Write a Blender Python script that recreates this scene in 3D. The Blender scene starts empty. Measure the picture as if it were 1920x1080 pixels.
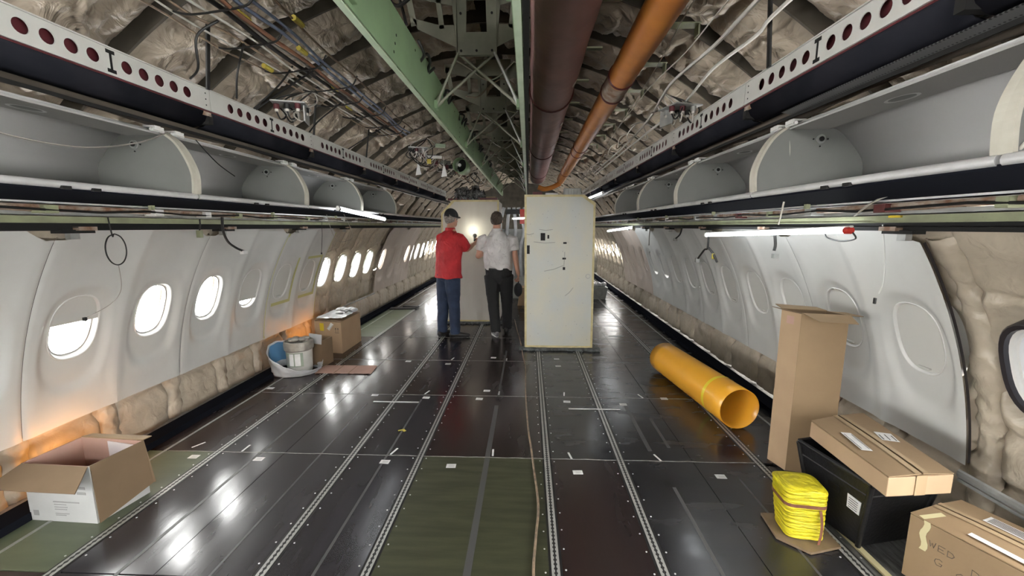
import bpy, math, random
from math import sin, cos, pi, sqrt, atan, atan2, radians
from mathutils import Vector, Matrix, noise
random.seed(7)
scn = bpy.context.scene
# ---------------------------------------------------------------- camera
F_PX = 770.0
CAM = Vector((0.305, 0.0, 1.55))
yaw, pitch = atan(30 / F_PX), atan(115 / F_PX)
fw = Vector((-sin(yaw) * cos(pitch), cos(yaw) * cos(pitch), -sin(pitch)))
rt = Vector((cos(yaw), sin(yaw), 0)); up = rt.cross(fw)
cd = bpy.data.cameras.new('camera'); cam = bpy.data.objects.new('camera', cd)
scn.collection.objects.link(cam); scn.camera = cam
cd.sensor_width = 36; cd.lens = F_PX / 1920 * 36; cd.clip_start = 0.02
R3 = Matrix((rt, up, -fw)).transposed()
cam.matrix_world = Matrix.Translation(CAM) @ R3.to_4x4()
# ---------------------------------------------------------------- world, exposure
w = bpy.data.worlds.new('sky'); scn.world = w; w.use_nodes = True
bg = w.node_tree.nodes['Background']; bg.inputs[0].default_value = (1.0, 0.985, 0.955, 1); bg.inputs[1].default_value = 38.0
scn.view_settings.view_transform = 'Standard'; scn.view_settings.look = 'None'
scn.view_settings.exposure = -0.32; scn.view_settings.gamma = 1; scn.view_settings.use_curve_mapping = False
try:
    scn.cycles.use_denoising = True; scn.cycles.denoiser = 'OPENIMAGEDENOISE'
    scn.cycles.max_bounces = 8; scn.cycles.diffuse_bounces = 4; scn.cycles.glossy_bounces = 3
    scn.cycles.transparent_max_bounces = 10; scn.cycles.sample_clamp_indirect = 6
    scn.cycles.caustics_reflective = False; scn.cycles.caustics_refractive = False
except Exception: pass
# ---------------------------------------------------------------- materials
MT = {}
def pm(name, c1, c2=None, scale=8, rough=.5, metal=0, bump=0, bscale=20, emit=0, spec=.5, stretch=(1, 1, 1), coat=0, detail=4, rvar=0, dist=.0, trans=0):
    m = bpy.data.materials.new(name); m.use_nodes = True; MT[name] = m
    nt = m.node_tree; N = nt.nodes; L = nt.links; b = N['Principled BSDF']
    b.inputs['Base Color'].default_value = (*c1, 1); b.inputs['Roughness'].default_value = rough
    b.inputs['Metallic'].default_value = metal; b.inputs['Specular IOR Level'].default_value = spec
    b.inputs['Coat Weight'].default_value = coat
    if emit:
        b.inputs['Emission Color'].default_value = (*c1, 1); b.inputs['Emission Strength'].default_value = emit
    tc = N.new('ShaderNodeTexCoord'); mp = N.new('ShaderNodeMapping'); mp.inputs['Scale'].default_value = stretch
    L.new(tc.outputs['Object'], mp.inputs[0])
    if c2 is not None or rvar:
        n = N.new('ShaderNodeTexNoise'); n.inputs['Scale'].default_value = scale; n.inputs['Detail'].default_value = detail
        L.new(mp.outputs[0], n.inputs['Vector'])
        r = N.new('ShaderNodeMapRange'); r.inputs[1].default_value = .35; r.inputs[2].default_value = .65
        L.new(n.outputs[0], r.inputs[0])
        if c2 is not None:
            mx = N.new('ShaderNodeMix'); mx.data_type = 'RGBA'; mx.inputs[6].default_value = (*c1, 1); mx.inputs[7].default_value = (*c2, 1)
            L.new(r.outputs[0], mx.inputs[0]); L.new(mx.outputs[2], b.inputs['Base Color'])
        if rvar:
            r2 = N.new('ShaderNodeMapRange'); r2.inputs[1].default_value = .3; r2.inputs[2].default_value = .7
            r2.inputs[3].default_value = rough; r2.inputs[4].default_value = rough + rvar
            L.new(n.outputs[0], r2.inputs[0]); L.new(r2.outputs[0], b.inputs['Roughness'])
    if bump:
        n = N.new('ShaderNodeTexNoise'); n.inputs['Scale'].default_value = bscale; n.inputs['Detail'].default_value = 3
        n.inputs['Distortion'].default_value = dist
        L.new(mp.outputs[0], n.inputs['Vector'])
        bp = N.new('ShaderNodeBump'); bp.inputs['Strength'].default_value = bump; bp.inputs['Distance'].default_value = .03 if bump >= .9 else .02
        L.new(n.outputs[0], bp.inputs['Height']); L.new(bp.outputs[0], b.inputs['Normal'])
    return m
pm('panel_white', (.62, .625, .605), (.57, .575, .555), 3, .38, bump=.04, bscale=3)
pm('panel_beige', (.60, .52, .45), (.55, .47, .41), 3, .42)
pm('bezel', (.70, .70, .68), rough=.3)
pm('shade', (.60, .60, .57), rough=.4)
pm('blanket', (.52, .455, .36), (.41, .355, .275), 5, .40, bump=.8, bscale=11, dist=.5, detail=4)
pm('blanket_top', (.37, .315, .245), (.22, .18, .14), 3, .45, bump=1, bscale=6, dist=2.2, detail=6)  # ceiling tone holds both grime and the dimmer light up there
pm('skin_dark', (.07, .06, .045), (.035, .03, .02), 6, .7)
pm('bin_grey', (.40, .41, .40), (.36, .37, .365), 4, .42)
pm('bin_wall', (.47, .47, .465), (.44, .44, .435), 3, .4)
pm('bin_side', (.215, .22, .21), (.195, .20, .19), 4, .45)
pm('bin_ceiling', (.38, .375, .36), rough=.5)
pm('rim_cream', (.55, .53, .46), (.47, .45, .38), 12, .5)
pm('black_carbon', (.016, .017, .022), (.024, .024, .03), 6, .5, spec=.25)
pm('black_shiny', (.010, .011, .015), rough=.6, spec=.12)
pm('slot_black', (.006, .006, .006), rough=.8)
pm('brown_duct', (.075, .062, .05), (.12, .10, .08), 5, .55, stretch=(1, .3, 1), bump=.3, bscale=8)
pm('rail_white', (.60, .60, .57), (.54, .54, .51), 6, .4)
pm('alu', (.74, .74, .74), (.62, .62, .62), 10, .35, metal=.35)
pm('alu_dull', (.45, .46, .44), (.34, .35, .34), 12, .5, metal=.5)
pm('primer_green', (.20, .295, .165), (.17, .25, .145), 6, .45)
pm('primer_light', (.46, .56, .42), (.38, .48, .35), 10, .4)
pm('primer_dark', (.16, .165, .12), (.24, .24, .18), 5, .5)
pm('primer_yellow', (.31, .335, .20), (.235, .25, .16), 9, .5)
pm('duct_mauve', (.40, .215, .21), (.31, .17, .17), 5, .5, bump=.15, bscale=14)
pm('duct_orange', (.58, .22, .035), (.46, .16, .03), 6, .36, bump=.06, bscale=20)
pm('ring_dark', (.10, .02, .02), rough=.4)
pm('maroon', (.10, .02, .025), rough=.5)
pm('wire_black', (.012, .012, .012), rough=.5)
pm('wire_white', (.62, .60, .55), rough=.45)
pm('wire_tan', (.34, .25, .17), (.16, .12, .09), 30, .5)
pm('wire_blue', (.22, .27, .40), rough=.4)
pm('wire_yellow', (.55, .45, .08), rough=.5)
pm('wire_brown', (.25, .12, .07), rough=.5)
pm('wire_grey', (.30, .28, .25), rough=.5)
pm('red_plastic', (.55, .03, .02), rough=.4)
pm('kraft', (.285, .195, .110), (.25, .17, .096), 4, .7, bump=.05, bscale=60)
pm('kraft_light', (.46, .325, .20), (.42, .29, .18), 4, .7)
pm('kraft_dark', (.195, .132, .078), (.17, .115, .066), 4, .72)
pm('kraft_pink', (.50, .32, .26), (.44, .28, .225), 4, .7)
pm('carton_white', (.50, .51, .51), (.44, .45, .45), 5, .55)
pm('carton_inside_white', (.72, .66, .66), rough=.6)
pm('tape', (.42, .31, .19), rough=.25)
pm('tape_masking', (.62, .56, .33), rough=.55)
pm('tape_lime', (.50, .50, .22), rough=.55)
pm('paper', (.75, .75, .74), (.68, .68, .67), 20, .6)
pm('ink', (.07, .06, .055), rough=.6)
pm('ink_faint', (.28, .28, .28), rough=.6)
pm('orange_plastic', (.86, .42, .035), (.80, .38, .03), 3, .33, coat=.15)
pm('yellow_band', (.82, .66, .05), rough=.35)
pm('yellow_wrap', (.72, .63, .02), (.55, .47, .01), 10, .42, bump=.9, bscale=30, stretch=(.3, .3, 2.4))
pm('strap_brown', (.13, .045, .025), (.20, .08, .05), 30, .6)
pm('crate_black', (.010, .010, .011), rough=.38, bump=.1, bscale=60)
pm('skin', (.52, .28, .19), (.46, .235, .16), 12, .5)
pm('hair_grey', (.14, .12, .105), (.34, .31, .28), 60, .7, bump=.8, bscale=90)
pm('hair_dark', (.035, .024, .018), (.10, .075, .055), 60, .65, bump=.8, bscale=90)
pm('cap_black', (.01, .01, .012), rough=.8)
pm('shirt_red', (.52, .022, .03), (.36, .014, .02), 6, .75, bump=1, bscale=8, dist=1.2)
pm('shirt_white', (.70, .68, .67), (.56, .545, .54), 6, .75, bump=1, bscale=8, dist=1.2)
pm('jeans', (.009, .017, .042), (.016, .03, .066), 7, .8, bump=.4, bscale=14)
pm('trousers_black', (.008, .008, .009), rough=.85, bump=.3, bscale=12)
pm('shoe_black', (.012, .011, .011), rough=.5)
pm('shoe_grey', (.30, .30, .31), (.09, .09, .095), 14, .6)
pm('sole_white', (.55, .55, .55), rough=.6)
pm('partition', (.50, .52, .50), (.56, .54, .45), 1.7, .5, stretch=(2.2, 1, 1.5), bump=.06, bscale=12)
pm('partition_left', (.56, .54, .49), (.50, .47, .42), 1.6, .5, stretch=(3, 1, .8))
pm('edge_cream', (.62, .54, .28), (.48, .41, .22), 14, .5)
pm('smudge', (.36, .36, .34), rough=.6)
pm('foam_dark', (.06, .07, .07), (.13, .14, .14), 25, .85, bump=1, bscale=40)
pm('bag_plastic', (.70, .71, .72), (.52, .54, .56), 6, .3, bump=.5, bscale=14)
pm('bag_blue', (.10, .24, .42), rough=.4)
pm('bucket_white', (.66, .65, .61), (.56, .55, .51), 7, .4)
pm('metal_lid', (.42, .40, .35), (.3, .28, .25), 16, .45, metal=.4)
pm('label_yellow', (.65, .50, .03), rough=.5)
pm('label_green', (.28, .33, .26), rough=.5)
pm('film_shiny', (.55, .55, .56), (.12, .12, .12), 14, .15, metal=.6, bump=1, bscale=24)
pm('rust', (.20, .10, .055), (.40, .34, .28), 18, .6)
pm('frost', (.60, .62, .66), rough=.4)
pm('black_frame', (.02, .018, .022), rough=.35)
pm('floor_brown', (.026, .017, .016), (.020, .014, .014), 3, .17, stretch=(2.5, .6, 1), rvar=.13, spec=.62, bump=.03, bscale=5)
pm('floor_black', (.018, .018, .020), (.026, .025, .027), 3, .17, stretch=(1, 3, 1), rvar=.14, spec=.62, bump=.03, bscale=5)
pm('floor_smear', (.040, .038, .042), (.024, .022, .025), 2.2, .13, stretch=(3.2, .7, 1), rvar=.15, spec=.7, bump=.03, bscale=5)
pm('floor_olive', (.052, .056, .030), (.036, .038, .021), 5, .40, stretch=(.7, 5, 1), rvar=.12, spec=.4, bump=.08, bscale=160)
pm('floor_green', (.105, .125, .075), (.08, .095, .058), 3, .36, stretch=(1, 4, 1), spec=.5)
pm('floor_sub', (.16, .165, .16), (.06, .06, .06), 9, .5, stretch=(6, 1, 1), bump=.4, bscale=30)
pm('seam_grey', (.17, .165, .155), (.30, .29, .27), 30, .5)
pm('scuff', (.075, .075, .075), rough=.4)
pm('lamp_orange', (1, .42, .08), rough=.5, emit=14)
pm('tube_glow', (.93, .97, 1), rough=.5, emit=26)
pm('torch_glow', (1, .98, .8), rough=.5, emit=25)
pm('wood_board', (.20, .14, .085), (.15, .105, .06), 12, .7)
pm('bottle_white', (.7, .7, .7), rough=.4)
# seat-track material: aluminium crown with a row of lobed holes
m = pm('track', (.50, .50, .475), (.40, .40, .38), 14, .38, metal=.35)
def track_holes(m):
    nt = m.node_tree; N = nt.nodes; L = nt.links; b = N['Principled BSDF']
    tc = N.new('ShaderNodeTexCoord'); sp = N.new('ShaderNodeSeparateXYZ'); L.new(tc.outputs['Object'], sp.inputs[0])
    def mt(op, a, bb=None, c=None):
        q = N.new('ShaderNodeMath'); q.operation = op
        for i, v in enumerate((a, bb, c)):
            if v is None: continue
            if isinstance(v, (int, float)): q.inputs[i].default_value = v
            else: L.new(v, q.inputs[i])
        return q.outputs[0]
    fy = mt('SUBTRACT', mt('FRACT', mt('MULTIPLY', sp.outputs[1], 1 / .0254)), .5)
    fy = mt('MULTIPLY', fy, .0254)
    d = mt('SQRT', mt('ADD', mt('MULTIPLY', fy, fy), mt('MULTIPLY', sp.outputs[0], sp.outputs[0])))
    hole = mt('LESS_THAN', d, .0085)
    slot = mt('LESS_THAN', mt('ABSOLUTE', sp.outputs[0]), .004)
    k = mt('MAXIMUM', hole, slot)
    mx = N.new('ShaderNodeMix'); mx.data_type = 'RGBA'
    src = b.inputs['Base Color'].links[0].from_socket
    L.new(src, mx.inputs[6]); mx.inputs[7].default_value = (.03, .03, .03, 1); L.new(k, mx.inputs[0]); L.new(mx.outputs[2], b.inputs['Base Color'])
track_holes(m)
def perforated():
    m = pm('perforated_mesh', (.16, .16, .165), rough=.5, metal=.3); nt = m.node_tree; N = nt.nodes; L = nt.links; b = N['Principled BSDF']
    tc = N.new('ShaderNodeTexCoord'); v = N.new('ShaderNodeTexVoronoi'); v.inputs['Scale'].default_value = 85; v.inputs['Randomness'].default_value = 0
    L.new(tc.outputs['Object'], v.inputs['Vector']); c = N.new('ShaderNodeMath'); c.operation = 'LESS_THAN'; c.inputs[1].default_value = .32
    L.new(v.outputs['Distance'], c.inputs[0]); mx = N.new('ShaderNodeMix'); mx.data_type = 'RGBA'; mx.inputs[6].default_value = (.17, .17, .175, 1); mx.inputs[7].default_value = (.012, .012, .012, 1)
    L.new(c.outputs[0], mx.inputs[0]); L.new(mx.outputs[2], b.inputs['Base Color'])
perforated()
def glass():
    m = bpy.data.materials.new('glass'); m.use_nodes = True; MT['glass'] = m; N = m.node_tree.nodes; L = m.node_tree.links
    N.clear(); o = N.new('ShaderNodeOutputMaterial'); t = N.new('ShaderNodeBsdfTransparent'); g = N.new('ShaderNodeBsdfGlossy')
    t.inputs[0].default_value = (.94, .96, .97, 1); g.inputs['Roughness'].default_value = .05
    x = N.new('ShaderNodeMixShader'); x.inputs[0].default_value = .06
    L.new(t.outputs[0], x.inputs[1]); L.new(g.outputs[0], x.inputs[2]); L.new(x.outputs[0], o.inputs[0])
for q_ in ('black_shiny', 'black_carbon'):
    MT[q_].node_tree.nodes['Principled BSDF'].inputs['IOR'].default_value = 1.03
glass()
def filmed_glass():
    m = MT['glass'].copy(); m.name = 'filmed_glass'; MT['filmed_glass'] = m
    for n in m.node_tree.nodes:
        if n.type == 'BSDF_TRANSPARENT': n.inputs[0].default_value = (.036, .038, .043, 1)
filmed_glass()
def shadeglow():
    # pulled blinds let a little daylight through
    pass
# ---------------------------------------------------------------- mesh helpers
COL = scn.collection
ORD = ['first', 'second', 'third', 'fourth', 'fifth', 'sixth', 'seventh', 'eighth', 'ninth', 'tenth', 'eleventh', 'twelfth', 'thirteenth', 'fourteenth', 'fifteenth', 'sixteenth', 'seventeenth', 'eighteenth', 'nineteenth', 'twentieth', 'twenty-first', 'twenty-second', 'twenty-third', 'twenty-fourth', 'twenty-fifth', 'twenty-sixth', 'twenty-seventh', 'twenty-eighth', 'twenty-ninth', 'thirtieth', 'thirty-first', 'thirty-second']
class MB:
    def __init__(s): s.v = []; s.f = []; s.m = []
    def add(s, vs, fs, mi=0):
        k = len(s.v); s.v += [Vector(p) for p in vs]; s.f += [tuple(i + k for i in f) for f in fs]; s.m += [mi] * len(fs); return s
    def hexa(s, b, t, mi=0):
        return s.add(list(b) + list(t), [(3, 2, 1, 0), (4, 5, 6, 7), (0, 1, 5, 4), (1, 2, 6, 5), (2, 3, 7, 6), (3, 0, 4, 7)], mi)
    def box(s, c, d, mi=0, rz=0, M=None):
        c = Vector(c); x, y, z = d[0] / 2, d[1] / 2, d[2] / 2
        P = [Vector(q) for q in ((-x, -y, -z), (x, -y, -z), (x, y, -z), (-x, y, -z), (-x, -y, z), (x, -y, z), (x, y, z), (-x, y, z))]
        if M is None: M = Matrix.Rotation(rz, 3, 'Z')
        P = [c + M @ p for p in P]; return s.hexa(P[:4], P[4:], mi)
    def bx(s, a, b, mi=0):
        return s.box([(a[i] + b[i]) / 2 for i in range(3)], [abs(b[i] - a[i]) for i in range(3)], mi)
    def prism(s, pts, off, mi=0):
        n = len(pts); off = Vector(off); P = [Vector(p) for p in pts]
        return s.add(P + [p + off for p in P], [tuple(range(n))[::-1], tuple(range(n, 2 * n))] + [(i, (i + 1) % n, n + (i + 1) % n, n + i) for i in range(n)], mi)
    def slab(s, pts, t, mi=0):
        P = [Vector(p) for p in pts]; n = (P[1] - P[0]).cross(P[2] - P[0]).normalized(); return s.prism(P, n * t, mi)
    def sweep(s, pts, rad, n=12, mi=0, cap=True, up0=None, rnd=False):
        P = [Vector(p) for p in pts]; k = len(P)
        if isinstance(rad, tuple) or not isinstance(rad, list): rad = [rad] * k
        rad = [(r, r) if not isinstance(r, (list, tuple)) else r for r in rad]
        T = []
        for i in range(k):
            a = P[max(i - 1, 0)]; b = P[min(i + 1, k - 1)]; t = (b - a)
            T.append(t.normalized() if t.length > 1e-9 else Vector((0, 0, 1)))
        u = Vector(up0) if up0 else (Vector((0, 0, 1)) if abs(T[0].z) < .9 else Vector((1, 0, 0)))
        rings = []; 
        if rnd:
            e0 = [(P[0] - T[0] * rad[0][0] * q, sqrt(max(0.02, 1 - q * q))) for q in (.95, .75, .4)]
            e1 = [(P[-1] + T[-1] * rad[-1][0] * q, sqrt(max(0.02, 1 - q * q))) for q in (.4, .75, .95)]
            P2 = [e[0] for e in e0] + P + [e[0] for e in e1]
            R2 = [(rad[0][0] * e[1], rad[0][1] * e[1]) for e in e0] + list(rad) + [(rad[-1][0] * e[1], rad[-1][1] * e[1]) for e in e1]
            T = [T[0]] * 3 + T + [T[-1]] * 3; P, rad, k = P2, R2, len(P2)
        base = len(s.v)
        for i in range(k):
            t = T[i]; u = (u - t * u.dot(t))
            if u.length < 1e-6: u = t.orthogonal()
            u.normalize(); v = t.cross(u)
            for j in range(n):
                a = 2 * pi * j / n; s.v.append(P[i] + v * (cos(a) * rad[i][0]) + u * (sin(a) * rad[i][1]))
        for i in range(k - 1):
            for j in range(n):
                a = base + i * n + j; b = base + i * n + (j + 1) % n; s.f.append((a, b, b + n, a + n)); s.m.append(mi)
        if cap:
            s.f.append(tuple(base + j for j in range(n))[::-1]); s.m.append(mi)
            s.f.append(tuple(base + (k - 1) * n + j for j in range(n))); s.m.append(mi)
        return s
    def ball(s, c, r, mi=0, n=16, k=10, M=None):
        c = Vector(c); r = r if isinstance(r, (tuple, list)) else (r, r, r); base = len(s.v)
        M = M or Matrix.Identity(3)
        for i in range(k + 1):
            ph = pi * i / k
            for j in range(n):
                a = 2 * pi * j / n; q = Vector((sin(ph) * cos(a) * r[0], sin(ph) * sin(a) * r[1], cos(ph) * r[2])); s.v.append(c + M @ q)
        for i in range(k):
            for j in range(n):
                a = base + i * n + j; b = base + i * n + (j + 1) % n; s.f.append((a, a + n, b + n, b)); s.m.append(mi)
        return s
    def grid(s, fn, nu, nv, mi=0):
        base = len(s.v)
        for i in range(nu + 1):
            for j in range(nv + 1): s.v.append(Vector(fn(i / nu, j / nv)))
        for i in range(nu):
            for j in range(nv):
                a = base + i * (nv + 1) + j; s.f.append((a, a + 1, a + nv + 2, a + nv + 1)); s.m.append(mi)
        return s
    def lathe(s, c, prof, n=24, mi=0):
        c = Vector(c); base = len(s.v); k = len(prof)
        for (r, z) in prof:
            for j in range(n):
                a = 2 * pi * j / n; s.v.append(c + Vector((r * cos(a), r * sin(a), z)))
        for i in range(k - 1):
            for j in range(n):
                a = base + i * n + j; b = base + i * n + (j + 1) % n; s.f.append((a, b, b + n, a + n)); s.m.append(mi)
        return s
    def build(s, name, mats, parent=None, smooth=0, origin=None, bevel=0, solid=0):
        if isinstance(mats, str): mats = [mats]
        o3 = Vector((0, 0, 0))
        if parent is not None:
            r = parent
            while r.parent: r = r.parent
            o3 = r.location.copy()
            if parent.parent: o3 = r.location.copy()
        elif origin is not None: o3 = Vector(origin)
        elif s.v:
            mn = [min(p[i] for p in s.v) for i in range(3)]; mxx = [max(p[i] for p in s.v) for i in range(3)]
            o3 = Vector(((mn[0] + mxx[0]) / 2, (mn[1] + mxx[1]) / 2, mn[2]))
        me = bpy.data.meshes.new(name); me.from_pydata([p - o3 for p in s.v], [], s.f)
        for mt in mats: me.materials.append(MT[mt])
        if len(mats) > 1: me.polygons.foreach_set('material_index', s.m)
        if smooth:
            me.polygons.foreach_set('use_smooth', [True] * len(s.f))
            if smooth < 180: me.set_sharp_from_angle(angle=radians(smooth))
        me.update()
        ob = bpy.data.objects.new(name, me); COL.objects.link(ob)
        if parent is not None: ob.parent = parent
        else: ob.location = o3
        if bevel:
            b = ob.modifiers.new('bevel', 'BEVEL'); b.width = bevel; b.segments = 2; b.limit_method = 'ANGLE'
        if solid:
            b = ob.modifiers.new('solid', 'SOLIDIFY'); b.thickness = solid; b.offset = 0
        return ob
def tag(o, label=None, cat=None, group=None, kind=None):
    if label: o['label'] = label
    if cat: o['category'] = cat
    if group: o['group'] = group
    if kind: o['kind'] = kind
    return o
def thing(name, label, cat, loc, group=None):
    o = bpy.data.objects.new(name, None); o.empty_display_size = .05; COL.objects.link(o); o.location = loc
    return tag(o, label, cat, group)
def copy_tree(o, loc, label=None, parent=None):
    c = o.copy(); COL.objects.link(c); c.parent = parent
    if parent is None: c.location = loc
    if label: c['label'] = label
    for ch in list(o.children): copy_tree(ch, None, None, c)
    return c
def struct(o): o['kind'] = 'structure'; return o
def single(mb, name, mats, label, cat, group=None, **k): return tag(mb.build(name, mats, **k), label, cat, group)
def sstep(a, b, x):
    t = min(1, max(0, (x - a) / (b - a))); return t * t * (3 - 2 * t)
def spline(P, n=8):
    P = [Vector(p) for p in P]; out = []
    for i in range(len(P) - 1):
        a = P[max(i - 1, 0)]; b = P[i]; c = P[i + 1]; d = P[min(i + 2, len(P) - 1)]
        for k in range(n):
            t = k / n; out.append(.5 * ((2 * b) + (c - a) * t + (2 * a - 5 * b + 4 * c - d) * t * t + (3 * b - a - 3 * c + d) * t ** 3))
    out.append(P[-1]); return out
def fnoise(x, y, z, sc): return noise.noise(Vector((x, y, z)) * sc)
# ================================================================ FUSELAGE SHELL
ZC = .12; RP = 2.55; RB = 2.66; RS = 2.84; PITCH = .53; Y0 = 1.79; YS = {-1: 0.0, 1: -.06}   # window k sits at Y0 + k*PITCH
FR0 = Y0 + PITCH / 2                                              # frame between window 0 and 1
def cylp(s, R, y, z, d=0):
    """point on the wall cylinder, d metres pushed outboard"""
    x = sqrt(max(0, R * R - (z - ZC) ** 2)); n = Vector((x / R, 0, (z - ZC) / R))
    return Vector((s * (x + n.x * d), y, z + n.z * d))
YA, YB = -3.0, 14.5; KZ = 1.062
def skin_arc(a0, a1, n, name):
    kz = KZ if name == 'ceiling' else 1
    b = MB(); b.grid(lambda u, v: (RS * cos(a0 + (a1 - a0) * v), YA + (YB - YA) * u, ZC + kz * RS * sin(a0 + (a1 - a0) * v)), 34, n)
    return struct(b.build(name, 'skin_dark', smooth=180, solid=.01))
skin_arc(radians(25), radians(155), 40, 'ceiling')
skin_arc(radians(-12), radians(11), 8, 'wall_right')
skin_arc(radians(169), radians(192), 8, 'wall_left')
b = MB(); n = 48
pts = [(RS * cos(radians(-12 + 204 * i / n)), YB, ZC + 1.08 * RS * sin(radians(-12 + 204 * i / n))) for i in range(n + 1)]
b.prism(pts, (0, .05, 0)); struct(b.build('wall_far', 'skin_dark'))
b = MB(); b.bx((-2.9, YA - .05, -.1), (2.9, YA, 2.42)); struct(b.build('wall_light_block', 'skin_dark'))  # unseen wall added to cut the sky light entering from behind
# ---------------------------------------------------------------- floor
xs = [-2.40, -1.84, -.89, -.42, .44, .93, 1.84, 2.40]
rows = [YA, .56, 1.57, 2.58, 3.60, 4.60, 5.61, 6.62, 7.63, 8.64, 9.65, 10.66, 11.67, 12.7, 14.5]
b = MB(); fm = ['floor_brown', 'floor_black', 'floor_smear', 'floor_olive', 'floor_green', 'seam_grey', 'floor_sub', 'scuff']
b.bx((-2.9, YA, -.06), (1.87, YB, -.012), 5); b.bx((1.87, YA, -.06), (2.9, YB, -.05), 5)
for c in range(7):
    for r in range(len(rows) - 1):
        y0, y1 = rows[r], rows[r + 1]; ym = (y0 + y1) / 2
        mi = 0
        if c == 0: mi = 4 if ym < 2.58 or 5.2 < ym < 8 else 0
        if c == 1: mi = 2
        if c == 2: mi = 2 if ym < 3.6 else 0
        if c == 3: mi = 3 if ym < 2.58 else 0
        if c == 4: mi = 0 if ym < 2.58 else 1
        if c == 5: mi = 1
        if c == 6: mi = 1 if ym > 2.58 else 6
        g = .004
        x0, x1 = xs[c] + .0, xs[c + 1] - .0
        if c == 0 and ym < 1.57: mi = 0
        parts = [(x0, x1)]
        if c == 1: parts = [(x0, -1.372), (-1.368, x1)]
        if c == 5: parts = [(x0, 1.408), (1.412, x1)]
        for (a, d) in parts:
            zt = 0 if mi != 6 else -.02
            b.bx((a, y0 + g, -.02 - (.02 if mi == 6 else 0)), (d, y1 - g, zt), mi)
# long scuffed strips along some panels
for (x, y0, y1, wd) in ((.02, .9, 3.4, .035), (.03, 3.75, 5.0, .02), (-.66, 1.0, 3.5, .014), (-1.55, 1.0, 3.5, .018), (1.18, 1.0, 2.3, .02), (1.15, 2.7, 3.5, .03), (1.3, 2.75, 3.2, .022), (-1.12, 1.2, 3.4, .012), (1.62, 1.2, 2.4, .012)):
    b.bx((x, y0, .0), (x + wd, y1, .0012), 7)
struct(b.build('floor', fm))
# black kerbs between floor and wall lining
for s, nm in ((-1, 'trim_1'), (1, 'trim_2')):
    b = MB(); b.bx((s * 2.335, YA if s < 0 else 2.58, -.02), (s * 2.47, YB, .045)); b.bx((s * 2.47, YA, -.02), (s * 2.52, YB, .012)); struct(b.build(nm, 'black_shiny'))
# white edge strips just inside the kerbs
for s, nm in ((-1, 'trim_3'), (1, 'trim_4')):
    b = MB(); b.bx((s * 2.215, YA if s < 0 else 2.6, -.001), (s * 2.232, YB, .003)); struct(b.build(nm, 'alu_dull'))
# seat tracks
TR = [(-1.84, 'outer track on the left side'), (-.89, 'left pair, track nearer the left wall'), (-.42, 'left pair, track nearer the middle aisle'),
      (.44, 'right pair, track nearer the loose floor cable'), (.93, 'right pair, track nearer the orange tube'), (1.84, 'outer track running under the orange tube')]
for (x, lb) in TR:
    t = thing('seat_track', 'long perforated metal seat track in the floor, ' + lb, 'seat track', (x, 5.7, 0), 'seat tracks along the cabin floor')
    hw = .019 if abs(x) > .5 or x > 0 else .017
    b = MB(); b.bx((x - hw, YA, -.012), (x + hw, YB, .0035)); b.build('crown', 'track', t)
    b = MB(); b.bx((x - hw - .012, YA, -.01), (x - hw, YB, .001)); b.bx((x + hw, YA, -.01), (x + hw + .012, YB, .001)); b.build('gasket', 'wire_black', t)
    b = MB()
    y = .9
    while y < 8:
        for q in (-1, 1):
            xx = x + q * (hw + .028)
            b.lathe((xx, y + random.uniform(-.01, .01), 0), [(.0045, 0), (.0045, .0015), (0.0005, .002)], 6)
        y += .127
    o = b.build('fastener', 'alu', t); o['kind'] = 'stuff'
# seam ridges of sealant at the panel rows that show
for i, yy in enumerate(rows[3:8]):
    b = MB(); pts = []
    for k in range(61):
        x = -2.2 + 4.05 * k / 60; pts.append((x, yy + random.uniform(-.003, .003), .0005))
    b.sweep(pts, (.0035, .0018), 6); struct(b.build('trim_%d' % (5 + i), 'seam_grey'))
# paper stickers on the floor
COLN = {0: 'left edge panel', 1: 'wide left panel', 2: 'left narrow panel', 3: 'middle aisle panel', 4: 'right narrow panel', 5: 'wide right panel'}
ROWN = {2: 'nearest cross seam', 3: 'second cross seam', 4: 'third cross seam', 5: 'fourth cross seam', 1: 'front edge of the view'}
STK = [(-1.96, 2.51, 0, 2, 'just before'), (-1.50, 2.50, 1, 2, 'just before'), (-.64, 2.50, 2, 2, 'just before'), (-.19, 2.47, 3, 2, 'just before'),
       (.63, 2.43, 4, 2, 'just before'), (1.52, 2.42, 5, 2, 'just before'),
       (-2.18, 3.70, 0, 3, 'just beyond'), (-1.11, 3.58, 1, 3, 'just before'), (-.62, 3.54, 2, 3, 'just before'), (-.13, 3.53, 3, 3, 'just before'), (-.08, 3.72, 3, 3, 'just beyond'),
       (.66, 3.50, 4, 3, 'just before'), (1.15, 3.46, 5, 3, 'just before'), (1.55, 3.60, 5, 3, 'by the tube near'),
       (-1.08, 4.55, 1, 4, 'just before'), (-.60, 4.48, 2, 4, 'just before'), (-.10, 4.72, 3, 4, 'just beyond'), (.65, 4.70, 4, 4, 'just beyond'), (.65, 4.45, 4, 4, 'just before')]
for (x, y, c, r, w_) in STK:
    b = MB(); b.box((x, y, .0012), (.062, .042, .0012), 0, random.uniform(-.08, .08)); rz = 0
    for q in range(3): b.box((x + .004, y - .01 + q * .009, .0019), (.038, .0022, .0003), 1)
    single(b, 'floor_sticker', ['paper', 'ink_faint'], 'white sticker: %s, %s the %s' % (COLN[c], w_, ROWN[r]), 'sticker', 'paper stickers on the floor panels')
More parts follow.
